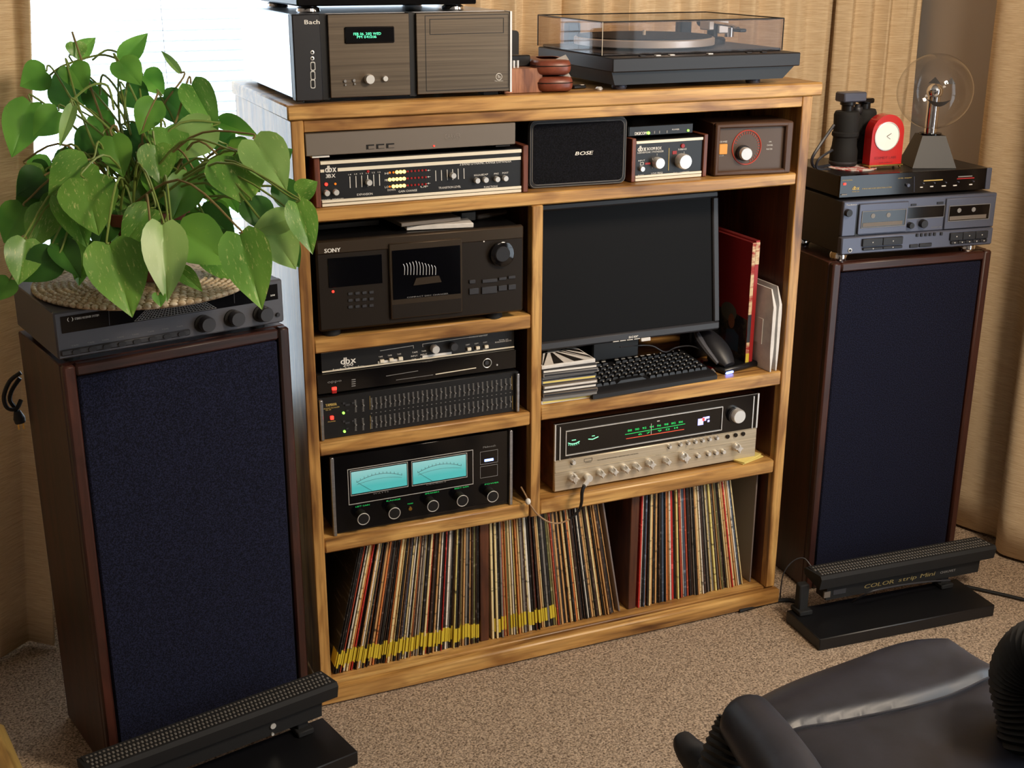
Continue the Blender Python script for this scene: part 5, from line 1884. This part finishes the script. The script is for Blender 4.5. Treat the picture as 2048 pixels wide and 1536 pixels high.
# coaster, binoculars, clock, globe
p = at(1692, 338, 'z', NZ)
co = MB().lathe([(.056, 0), (.057, .002), (1e-6, .0024)], (p.x + .026, p.y + .012, NZ), 'z', 36).build('coaster', 'coaster')
tag(co, 'round red and white coaster under the binoculars', 'coaster')
p = at(1684, 331, 'z', NZ + .0028)
BO = Vector((p.x + .006, p.y + .006, NZ + .0028))
bn = empty('binoculars', BO, math.radians(0))
tag(bn, 'black binoculars standing upright on their lenses beside red clock', 'binoculars')


def barrel(x, y, h=1.0):
    pr = [(.0305, 0), (.0325, .004), (.032, .034), (.029, .045), (.0275, .066), (.031, .070), (.031, .077), (.0285, .080), (.030, .118), (.0285, .122), (.0265, .126), (.013, .127)]
    b = MB().lathe(pr, (x, y, 0), 'z', 28).build('barrel', 'black_rough', bn)
    MB().lathe([(.0325, .006), (.0333, .007), (.0333, .010), (.0325, .011)], (x, y, 0), 'z', 28).build('lens_ring', 'charcoal', b)
    MB().lathe([(.014, .127), (.014, .139), (.018, .141), (.018, .148), (1e-6, .148)], (x, y, 0), 'z', 20).build('eyepiece', 'black_satin', b)


barrel(0, 0)
barrel(.066, .022)
MB().box(.018, .05, -.004, .026, .055, .115, .006).build('bridge', 'black_rough', bn)
MB().cyl((.033, .006, .045), (.033, .006, .14), .007, n=14).build('focus_shaft', 'charcoal', bn)
MB().lathe([(.011, .118), (.0125, .12), (.0125, .132), (.011, .134)], (.033, .006, 0), 'z', 18).build('focus_wheel', 'charcoal_dark', bn)
o = MB().box(-.024, .040, -.018, .020, .148, .170, .003).build('eyepiece_cover', 'deck_grey', bn)
MB().box(.050, .082, .004, .040, .140, .152, .003).build('eyepiece_cover', 'black_gloss', bn)
inv = bn.rotation_euler.to_matrix().inverted()
wp = [at(1668, 250, 'y', .1), at(1640, 290, 'y', .09), at(1624, 318, 'y', .09), at(1630, 334, 'y', .1), at(1660, 330, 'y', .09)]
MB().tube([inv @ (q - BO) for q in wp], .0035, 6, 5).build('strap', 'leather_black', bn)
wp = [at(1665, 300, 'y', .08), at(1638, 318, 'y', .075), at(1634, 336, 'y', .08), at(1660, 338, 'y', .08)]
MB().tube([inv @ (q - BO) for q in wp], .003, 6, 5).build('strap', 'leather_black', bn)

p = at(1737, 339, 'z', NZ)
ck = Dev('alarm_clock', 'red arched desk clock with white round dial on brass base', 'clock', (p.x, p.y, NZ), -5)
CW = ck.q(1806, 335)[0]
for x in (.006, CW - .006):
    for y in (.006, .030):
        ck.build(MB().sphere((x, y, .003), .003, 10, 6), 'foot', 'brass')
ck.box('base', 'brass', 0, CW, 0, .038, .0055, .0095, .001)
cw2 = (CW - .008) / 2
cxm = CW / 2
zt_ = ck.q(1772, 230)[1]
arc = [(cxm + cw2 * math.cos(t), zt_ - cw2 + cw2 * math.sin(t)) for t in [math.pi * i / 20 for i in range(21)]]
ck.build(MB().prism(([(cxm + cw2, .0095)] + arc + [(cxm - cw2, .0095)])[::-1], .004, .034), 'body', 'red_lacquer')
x, z = ck.q(1775.5, 273)
rad = .0335
ck.build(MB().lathe([(rad, .0042), (rad, .0015), (rad * .93, .001), (rad * .93, .003)], (x, 0, z), 'y', 36), 'dial_ring', 'silver')
ck.build(MB().cyl((x, .0030, z), (x, .0020, z), rad * .93, n=40), 'dial', 'dial_white')
ck.build(MB().add([(x - .001, .0016, z - .001), (x + .011, .0016, z + .006), (x + .0105, .0016, z + .0072), (x - .0012, .0016, z + .0008)], [(0, 1, 2, 3)]), 'hand', 'dark_print', None, False)
ck.build(MB().add([(x - .001, .0016, z), (x + .009, .0016, z - .006), (x + .0085, .0016, z - .007), (x - .001, .0016, z - .001)], [(0, 1, 2, 3)]), 'hand', 'dark_print', None, False)
ck.text('SCHMIDT LABS', (1750, 319.5), None, .0058, M('clock_print', (120, 14, 20), .4), y=.0035, b=(1794, 316))
ck.text('FOR SCIENCE', (1760, 327.5), None, .0028, 'clock_print', y=.0035, b=(1786, 325.5))

p = at(1818, 335, 'z', NZ)
gb = Dev('plasma_globe', 'clear plasma ball lamp with face sticker on black tapered base', 'lamp', (p.x, p.y - .012, NZ), -22)
gw = .104
ht = .072
tp = .030


def frus(a, b, z0, z1, y0=0, dp=None):
    dp = dp or a
    c = a / 2
    vs = [(0, 0, z0), (a, 0, z0), (a, a, z0), (0, a, z0), (c - b / 2, c - b / 2, z1), (c + b / 2, c - b / 2, z1), (c + b / 2, c + b / 2, z1), (c - b / 2, c + b / 2, z1)]
    return MB().add(vs, [(0, 3, 2, 1), (4, 5, 6, 7), (0, 1, 5, 4), (1, 2, 6, 5), (2, 3, 7, 6), (3, 0, 4, 7)])


gb.build(frus(gw, .055, 0, ht), 'base', 'plastic_dark', None, False)
c = gw / 2
gb.build(MB().lathe([(.026, ht), (.026, ht + .004), (.018, ht + .005)], (c, c, 0), 'z', 24), 'collar', 'black_gloss')
q = at(1871, 182, 'y', gb.O.y + .035)
GZ = q.z - NZ
GR = .0868
gb.build(MB().lathe([(.0145, ht + .005), (.0145, GZ - .012), (.0175, GZ - .010)], (c, c, 0), 'z', 20), 'stem', 'chrome')
gb.build(MB().sphere((c, c, GZ), .019, 20, 12), 'electrode', 'chrome')
gg = gb.build(MB().sphere((c, c, GZ), GR, 48, 32), 'glass_ball', 'globe_glass')
dirc = (CAM_P - (gb.O + gb.X * c + gb.Y * c + Vector((0, 0, GZ)))).normalized()
fx, fy, fz = dirc.dot(gb.X), dirc.dot(gb.Y), dirc.z
fwd = Vector((fx, fy, fz))
rt = Vector((-fwd.y, fwd.x, 0)).normalized()
upv = fwd.cross(rt)
upv = upv if upv.z > 0 else -upv


def on_ball(a, b):
    s = 1 - a * a - b * b
    return Vector((c, c, GZ)) + (rt * a + upv * b + fwd * math.sqrt(max(s, 0))) * (GR * 1.004)


for tri in (((-.19, .20), (.12, .20), (-.03, .37)), ((.24, .20), (.50, .20), (.38, .37))):
    gb.build(MB().add([on_ball(*t_) for t_ in tri], [(0, 1, 2)]), 'sticker_eye', 'dark_print', gg, False)
mp = [on_ball(t, -.20 - .19 * (1 - ((t - .12) / .30) ** 2)) for t in [-.18 + .05 * i for i in range(13)]]
mp2 = [on_ball(t, -.20 - .07 * (1 - ((t - .12) / .30) ** 2)) for t in [-.18 + .05 * i for i in range(13)]]
gb.build(MB().add(mp + mp2, [(i, i + 1, 14 + i, 13 + i) for i in range(12)]), 'sticker_smile', 'dark_print', gg, False)

# ------------------------------------------------------------------ potted pothos
PC = Vector((-.262, .085, MZ + .0085))
pl = empty('pothos_plant', PC)
tag(pl, 'leafy green pothos in a clay pot on the braided mat', 'potted plant')
pot = MB().lathe([(.058, 0), (.078, .105), (.086, .107), (.086, .128), (.078, .128), (.074, .112), (1e-6, .112)], (0, 0, 0), 'z', 32).build('pot', 'terracotta', pl)
MB().lathe([(.073, .112), (.05, .118), (1e-6, .121)], (0, 0, 0), 'z', 24).build('soil', 'dirt', pot)
TAB = [(-.02, .22), (.05, .36), (.13, .45), (.25, .5), (.38, .49), (.5, .45), (.62, .375), (.74, .275), (.85, .165), (.93, .08), (1.0, .004)]


def leaf_mesh(fold, droop, wave, mat, ph):
    cols = [-1, -.72, -.4, -.12, 0, .12, .4, .72, 1]
    vs, fs = [], []
    for t, w_ in TAB:
        for s in cols:
            x = s * w_
            y = t + .035 * max(0, 1 - t * 4) * (1 - abs(s)) - .05 * max(0, 1 - 5 * max(t, 0)) * abs(s) * (1.6 - abs(s))
            z = fold * abs(s) ** 1.2 * w_ - droop * (max(t, 0) ** 1.8) + wave * math.sin(7 * t + ph + (s > 0) * 1.4) * abs(s) * w_
            if abs(s) < .06: z -= .012
            vs.append((x, y, z))
    n = len(cols)
    for i in range(len(TAB) - 1):
        for k in range(n - 1):
            a = i * n + k
            fs.append((a, a + 1, a + n + 1, a + n))
    me = MB().add(vs, fs).mesh('leaf')
    me.materials.append(mt(mat))
    return me


LM = {}
for key, m_ in (('g', 'leaf_green'), ('v', 'leaf_variegated'), ('p', 'leaf_pale'), ('d', 'leaf_dark')):
    LM[key] = [leaf_mesh(f, dr, wv, m_, i * 1.7) for i, (f, dr, wv) in enumerate(((.16, .14, .05), (.30, .20, .06), (.09, .10, .07), (.42, .14, .04)))]
DEP0 = (PC + Vector((0, 0, .15)) - CAM_P).dot(CAM_F)


def P3(u, v, dd):
    r = ray(u, v)
    return CAM_P + r * (DEP0 + dd)


lrnd = random.Random(5)


def leaf(bu, bv, tu, tv, wpx, db=0.0, dt=None, kind='g', stem=True, up=.45, src=None):
    dt = db - .01 if dt is None else dt
    if max(bu, tu) + wpx / 3 > 545:
        db, dt = db - .10, dt - .10
    elif tv > 500:
        db, dt = db - .045, dt - .045
    B, T = P3(bu, bv, db), P3(tu, tv, dt)
    ax = T - B
    Ln = ax.length
    ax.normalize()
    nrm = (CAM_P - B).normalized() + Vector((lrnd.uniform(-.25, .25), lrnd.uniform(-.2, .2), up + lrnd.uniform(-.15, .2)))
    nrm = (nrm - ax * nrm.dot(ax)).normalized()
    xa = ax.cross(nrm)
    W = wpx * (DEP0 + db) / FPX * 1.28
    R = Matrix((xa, ax, nrm)).transposed()
    me = lrnd.choice(LM[kind])
    if wpx > 54:
        me = LM[kind][lrnd.choice((0, 2))]
    o = D.objects.new('leaf', me)
    COL.objects.link(o)
    o.parent = pl
    S = Matrix.Diagonal((W, Ln, (W + Ln) / 2, 1))
    o.matrix_basis = Matrix.Translation(B - PC) @ R.to_4x4() @ S
    if stem:
        A = Vector((lrnd.uniform(-.05, .05), lrnd.uniform(-.04, .04), .118)) if src is None else src - PC
        e = B - PC
        mid = A.lerp(e, .55) + Vector((0, 0, .05 + .12 * max(0, .30 - (e.z - A.z)) * lrnd.uniform(.5, 1.2)))
        if e.z > .28: mid = A.lerp(e, .5) + Vector((lrnd.uniform(-.03, .03), 0, .03))
        pre = e - ax * .012
        MB().tube([A, mid, pre, e], [.0026, .0022, .0018, .0016], 6, 5).build('stem', 'stem_green' if lrnd.random() < .75 else 'stem_brown', pl)
    return o


LV = [
    (93, 143, 38, 170, 56, .06, .05, 'g'), (158, 212, 116, 131, 78, .10, .10, 'd'), (139, 133, 172, 182, 50, .05, .04, 'g'),
    (152, 112, 190, 74, 30, .10, .10, 'v'), (150, 84, 158, 119, 34, .08, .08, 'v'), (246, 122, 294, 64, 36, .06, .06, 'g'), (238, 122, 282, 166, 50, .02, .01, 'g'),
    (360, 146, 320, 96, 13, .06, .08, 'p'), (62, 204, 22, 312, 66, .0, -.02, 'g'), (118, 222, 66, 272, 50, -.02, -.03, 'g'), (146, 212, 118, 292, 22, -.04, -.05, 'p'),
    (310, 200, 278, 268, 48, -.02, -.03, 'g'), (325, 192, 392, 254, 52, .05, .05, 'd'), (382, 168, 434, 262, 54, .02, .0, 'v'), (438, 244, 516, 270, 32, .02, .0, 'g'),
    (425, 252, 322, 312, 66, -.02, -.03, 'p'), (310, 290, 322, 366, 60, -.06, -.07, 'v'), (205, 268, 150, 322, 66, .0, -.01, 'd'), (224, 272, 246, 352, 52, -.05, -.06, 'g'),
    (252, 258, 318, 324, 60, .02, .01, 'd'), (178, 322, 96, 388, 76, -.09, -.12, 'v'), (466, 312, 494, 404, 100, -.13, -.16, 'v'), (506, 278, 574, 374, 78, -.03, -.05, 'p'),
    (596, 388, 634, 362, 38, -.10, -.10, 'v'), (382, 350, 346, 438, 60, -.07, -.09, 'g'), (300, 362, 290, 432, 64, -.03, -.04, 'v'), (276, 385, 238, 422, 46, -.02, -.03, 'g'),
    (168, 356, 196, 466, 92, -.12, -.15, 'v'), (128, 384, 176, 492, 62, -.10, -.12, 'v'), (302, 416, 244, 492, 56, -.12, -.14, 'v'), (325, 447, 337, 598, 72, -.17, -.20, 'p'),
    (218, 486, 264, 626, 96, -.16, -.20, 'v'), (356, 458, 462, 522, 88, -.14, -.15, 'g'), (478, 466, 522, 612, 80, -.16, -.20, 'v'), (536, 458, 592, 534, 70, -.08, -.10, 'p'),
    (592, 404, 626, 504, 50, -.12, -.14, 'v'), (582, 436, 500, 462, 44, -.08, -.10, 'p'), (48, 412, 4, 484, 60, -.05, -.06, 'g'), (98, 412, 62, 498, 56, -.06, -.08, 'v'),
    (52, 478, 38, 568, 60, -.08, -.10, 'v'), (112, 508, 46, 562, 60, -.07, -.09, 'd'), (116, 488, 160, 552, 46, -.06, -.08, 'd'), (86, 372, 30, 424, 52, -.02, -.03, 'd'),
    (356, 540, 404, 578, 30, -.15, -.16, 'v'), (20, 558, -6, 600, 40, -.06, -.07, 'g'), (316, 586, 322, 612, 22, -.19, -.20, 'g'), (560, 366, 600, 432, 46, -.02, -.03, 'd'),
    (430, 300, 470, 262, 44, .03, .03, 'd'), (400, 420, 470, 470, 60, -.04, -.05, 'd'), (250, 176, 300, 214, 50, .06, .06, 'd'), (286, 150, 330, 186, 44, .08, .08, 'g'),
    (214, 420, 196, 500, 54, -.06, -.07, 'd'), (150, 440, 100, 500, 52, -.03, -.04, 'd'), (500, 400, 540, 462, 56, -.05, -.06, 'd'), (420, 330, 456, 392, 52, .0, -.01, 'd'),
    (60, 330, 100, 372, 40, .02, .02, 'd'), (350, 320, 400, 372, 56, .02, .01, 'd'), (540, 330, 584, 296, 40, .02, .02, 'd'), (190, 230, 226, 276, 44, .06, .05, 'g'),
    (560, 480, 600, 530, 44, -.04, -.05, 'd'), (430, 470, 470, 540, 50, -.02, -.03, 'd'), (180, 180, 210, 240, 40, .10, .10, 'd'), (300, 330, 262, 372, 50, .04, .03, 'd')]
for L_ in LV:
    leaf(*L_)
for k in range(46):
    t, r_ = lrnd.uniform(0, 6.283), math.sqrt(lrnd.random())
    u, v = 300 + 250 * r_ * math.cos(t), 390 + 130 * r_ * math.sin(t) - 40 * (abs(math.cos(t)) < .5)
    if u > 560 or v > 520: continue
    a = math.atan2(v - 330, u - 290) + lrnd.uniform(-.7, .7)
    Lp = lrnd.uniform(62, 92)
    dd = lrnd.uniform(-.05, .09)
    if u + max(0, Lp * math.cos(a) * .8) > 520: continue
    leaf(u, v, u + Lp * math.cos(a) * .8, v + abs(Lp * math.sin(a)) * .6 + 34, lrnd.uniform(48, 66), dd, dd - .02, lrnd.choice('gggdv'), lrnd.random() < .6)
# a few bare trailing vines
for pts in (((100, 150, .06), (130, 130, .07), (200, 110, .09), (240, 120, .08)), ((140, 205, -.02), (180, 172, .0), (215, 172, .02), (228, 220, .02)), ((186, 520, -.10), (192, 548, -.12), (200, 576, -.13)),
            ((250, 250, .0), (250, 200, .02), (256, 150, .05), (250, 120, .07)), ((262, 270, .0), (240, 190, .03), (206, 150, .06), (200, 190, .07)), ((400, 330, -.05), (450, 304, -.05), (508, 292, -.04)),
            ((420, 405, -.06), (480, 380, -.08), (540, 372, -.09), (590, 388, -.10)), ((400, 395, -.06), (440, 392, -.08), (470, 398, -.08)), ((300, 430, -.04), (334, 425, -.10), (328, 448, -.16)),
            ((410, 360, -.05), (440, 346, -.08), (462, 334, -.09)), ((185, 120, .1), (215, 100, .12), (250, 112, .1), (276, 130, .08))):
    MB().tube([P3(*q) - PC for q in pts], .0022, 6, 5).build('stem', 'stem_green', pl)
MB().tube([P3(192, 520, -.08) - PC, P3(198, 550, -.09) - PC, P3(203, 578, -.10) - PC], [.009, .008, .004], 8, 4).build('dry_stem', 'stem_brown', pl)

# ------------------------------------------------------------------ office chair in the corner
chair = Dev('office_chair', 'black leather office chair with ribbed arm sleeves in front of the cabinet', 'chair', (.585, -1.185, 0), 4)
SZT = .515
nu, nv = 84, 84
vs, fs = [], []


def seat_pt(a, b):
    # a across, b front(+1)-back(-1) ; squircle mapping
    x = a * math.sqrt(max(0, 1 - .36 * b * b))
    y = b * math.sqrt(max(0, 1 - .36 * a * a))
    rr = max(abs(a), abs(b))
    z = SZT - .085 * max(0, (rr - .55) / .45) ** 2.2
    z -= .018 * (1 - rr) * (1 - rr)
    seam = b - (.34 + .22 * a * a * (1 if a > 0 else .4) - .12 * a)
    z -= .011 * math.exp(-(seam / .03) ** 2) * max(0, 1 - abs(a) ** 4)
    z += .016 * math.exp(-((a - .55) / .35) ** 2) * math.exp(-((b - .78) / .13) ** 2)
    return (x * .285, y * .30, z)


for j in range(nv + 1):
    for i in range(nu + 1):
        vs.append(seat_pt(-1 + 2 * i / nu, -1 + 2 * j / nv))
for j in range(nv):
    for i in range(nu):
        a = j * (nu + 1) + i
        fs.append((a, a + 1, a + nu + 2, a + nu + 1))
rim = [j for j in range(nu + 1)] + [(j + 1) * (nu + 1) - 1 for j in range(1, nv + 1)] + [nv * (nu + 1) + i for i in range(nu - 1, -1, -1)] + [j * (nu + 1) for j in range(nv - 1, 0, -1)]
n0 = len(vs)
for k in rim:
    vs.append((vs[k][0] * .93, vs[k][1] * .93, vs[k][2] - .055))
m_ = len(rim)
for k in range(m_):
    fs.append((rim[k], n0 + k, n0 + (k + 1) % m_, rim[(k + 1) % m_]))
fs.append(tuple(n0 + k for k in range(m_)))
seat = chair.build(MB().add(vs, fs), 'seat', 'leather_black')
pip = [Vector(seat_pt(-.93 + 1.86 * i / 24, .34 + .22 * (-.93 + 1.86 * i / 24) ** 2 * (1 if i > 12 else .4) - .12 * (-.93 + 1.86 * i / 24))) + Vector((0, .006, .006)) for i in range(25)]
chair.build(MB().tube([q - Vector((0, .006, .004)) for q in pip], .0022, 6, 3), 'seam_piping', 'leather_black', seat)


def loc(p):
    q = p - chair.O
    return Vector((q.dot(chair.X), q.dot(chair.Y), q.z))


def ribbed(name, pts, r, mat='rubber_black', n=60):
    Q, R = [], []
    P = [Vector(p) for p in pts]
    for i in range(n * 2 + 1):
        t = i / (n * 2) * (len(P) - 1)
        k = min(int(t), len(P) - 2)
        f = t - k
        a, b, c, d_ = P[max(k - 1, 0)], P[k], P[k + 1], P[min(k + 2, len(P) - 1)]
        Q.append(0.5 * ((2 * b) + (c - a) * f + (2 * a - 5 * b + 4 * c - d_) * f * f + (3 * b - a - 3 * c + d_) * f ** 3))
        R.append(r * (1.0 if i % 2 else .90))
    return chair.build(MB().tube(Q, R, 18, 1), name, mat)


pa = [loc(at(1475, 1424, 'z', .590)), loc(at(1492, 1440, 'z', .592)), loc(at(1530, 1490, 'z', .592)), loc(at(1572, 1550, 'z', .590)), loc(at(1640, 1660, 'z', .588)), loc(at(1680, 1740, 'z', .585))]
chair.build(MB().tube(pa, [.014, .037, .040, .041, .038, .02], 18, 5), 'armrest', 'leather_black')
q0 = loc(at(1446, 1448, 'z', .575))
ribbed('arm_sleeve', [q0 + Vector((.02, -.01, .0)), q0 + Vector((-.012, -.02, -.05)), q0 + Vector((-.018, -.03, -.13)), q0 + Vector((.0, -.05, -.21))], .032, n=26)
q0 = loc(at(1388, 1512, 'z', .50))
chair.build(MB().tube([q0 + Vector((-.0, .03, .012)), q0 + Vector((.0, 0, 0)), q0 + Vector((.03, -.06, -.03)), q0 + Vector((.12, -.08, -.08))], [.012, .022, .024, .02], 10, 5), 'arm_bracket', 'plastic_dark')
q1 = loc(at(2062, 1345, 'z', .60))
ribbed('arm_sleeve', [q1 + Vector((.0, -.10, .055)), q1 + Vector((.0, -.02, .045)), q1 + Vector((.0, .01, -.01)), q1 + Vector((.0, -.015, -.08)), q1 + Vector((-.02, -.05, -.17))], .046, n=34)
chair.build(MB().tube([q1 + Vector((0, -.08, .06)), q1 + Vector((0, -.16, .062)), q1 + Vector((0, -.3, .06)), q1 + Vector((0, -.36, .055))], [.03, .044, .042, .02], 16, 5), 'armrest', 'leather_black')
# back, column and star base stand outside the picture
mb = MB()
vs, fs = [], []
for j in range(13):
    for i in range(13):
        a, b = -1 + i / 6, j / 12
        vs.append((a * (.25 - .03 * b), -.30 - .10 * b + .03 * (1 - a * a), .46 + .62 * b))
for j in range(12):
    for i in range(12):
        k = j * 13 + i
        fs.append((k, k + 1, k + 14, k + 13))
o = chair.build(MB().add(vs, fs), 'backrest', 'leather_black')
md = o.modifiers.new('padding', 'SOLIDIFY')
md.thickness = .07
md.offset = 1
chair.build(MB().cyl((0, -.05, .09), (0, -.05, .40), .028, n=16), 'column', 'black_satin')
for k in range(5):
    a = 2 * math.pi * k / 5 - 1.2
    lg = chair.build(MB().tube([(0, -.05, .10), (.12 * math.cos(a), -.05 + .12 * math.sin(a), .095), (.26 * math.cos(a), -.05 + .26 * math.sin(a), .07)], [.03, .026, .02], 10, 3), 'base_leg', 'black_satin')
    chair.build(MB().cyl((.26 * math.cos(a) - .02, -.05 + .26 * math.sin(a), .0285), (.26 * math.cos(a) + .02, -.05 + .26 * math.sin(a), .0285), .028, n=16), 'caster', 'plastic_dark', lg)

# ------------------------------------------------------------------ pale wooden table at the left edge
e0, e1 = at(2, 1428, 'z', .5), at(50, 1536, 'z', .5)
a = math.atan2(e1.x - e0.x, -(e1.y - e0.y))
tb = empty('side_table', (e0.x, e0.y, 0), a)
tag(tb, 'pale wooden table with rounded edge at the picture corner beside plant speaker', 'table')
MB().box(-.55, 0, -.75, .0, .472, .5, .012).build('table_top', 'pale_wood', tb)
for x in (-.51, -.06):
    for y in (-.70, -.06):
        MB().box(x, x + .035, y, y + .035, 0, .472, .004).build('leg', 'pale_wood', tb)

# ------------------------------------------------------------------ cords
def cord(label, pts, r, mat='rubber_black', name='extension_cable'):
    return tag(MB().tube(pts, r, 8, 6).build(name, mat), label, 'cord')


F = lambda u, v, z=.006: at(u, v, 'z', z)
cord('black power cord running over the carpet at the right edge', [F(1930, 1172), F(1965, 1180), F(2010, 1190), F(2048, 1199), F(2110, 1212)], .0045)
cord('black cord lying along the cabinet base toward the right speaker', [F(1478, 1222), F(1495, 1217), F(1518, 1210), F(1545, 1203), F(1580, 1200), F(1606, 1212)], .005)
cord('thin grey cord looping up beside the right cabinet side', [at(1560, 1196, 'z', .004), at(1566, 1150, 'y', .0), at(1584, 1124, 'y', .0), at(1606, 1116, 'y', -.01), at(1622, 1132, 'y', -.03), at(1640, 1160, 'y', -.05)], .0016, 'charcoal')
cord('black cord strung along the shelf of the lettered light bar', [at(1705, 1204, 'z', .034), at(1740, 1184, 'y', -.175), at(1792, 1172, 'y', -.175), at(1850, 1164, 'y', -.172), at(1900, 1160, 'y', -.168)], .0022, 'charcoal')
pg = empty('hanging_plug', at(30, 790, 'y', .22))
tag(pg, 'coiled black cord with plug hanging beside the plant speaker', 'cord')
o_ = pg.location
MB().tube([at(42, 745, 'y', .20) - o_, at(20, 762, 'y', .2) - o_, at(8, 792, 'y', .2) - o_, at(14, 815, 'y', .2) - o_, at(32, 818, 'y', .2) - o_, at(42, 800, 'y', .21) - o_], .0042, 8, 5).build('cord', 'rubber_black', pg)
MB().tube([at(40, 756, 'y', .21) - o_, at(24, 780, 'y', .21) - o_, at(20, 800, 'y', .21) - o_, at(30, 816, 'y', .21) - o_, at(36, 826, 'y', .2) - o_], .0042, 8, 5).build('cord', 'rubber_black', pg)
a_, b_ = at(34, 822, 'y', .2) - o_, at(41, 845, 'y', .2) - o_
MB().tube([a_, a_.lerp(b_, .6), b_], [.006, .011, .010], 10, 4).build('plug_body', 'rubber_black', pg)
MB().box(b_.x - .006, b_.x - .003, b_.y - .001, b_.y + .001, b_.z - .014, b_.z).box(b_.x + .003, b_.x + .006, b_.y - .001, b_.y + .001, b_.z - .014, b_.z).build('prong', 'brass', pg)
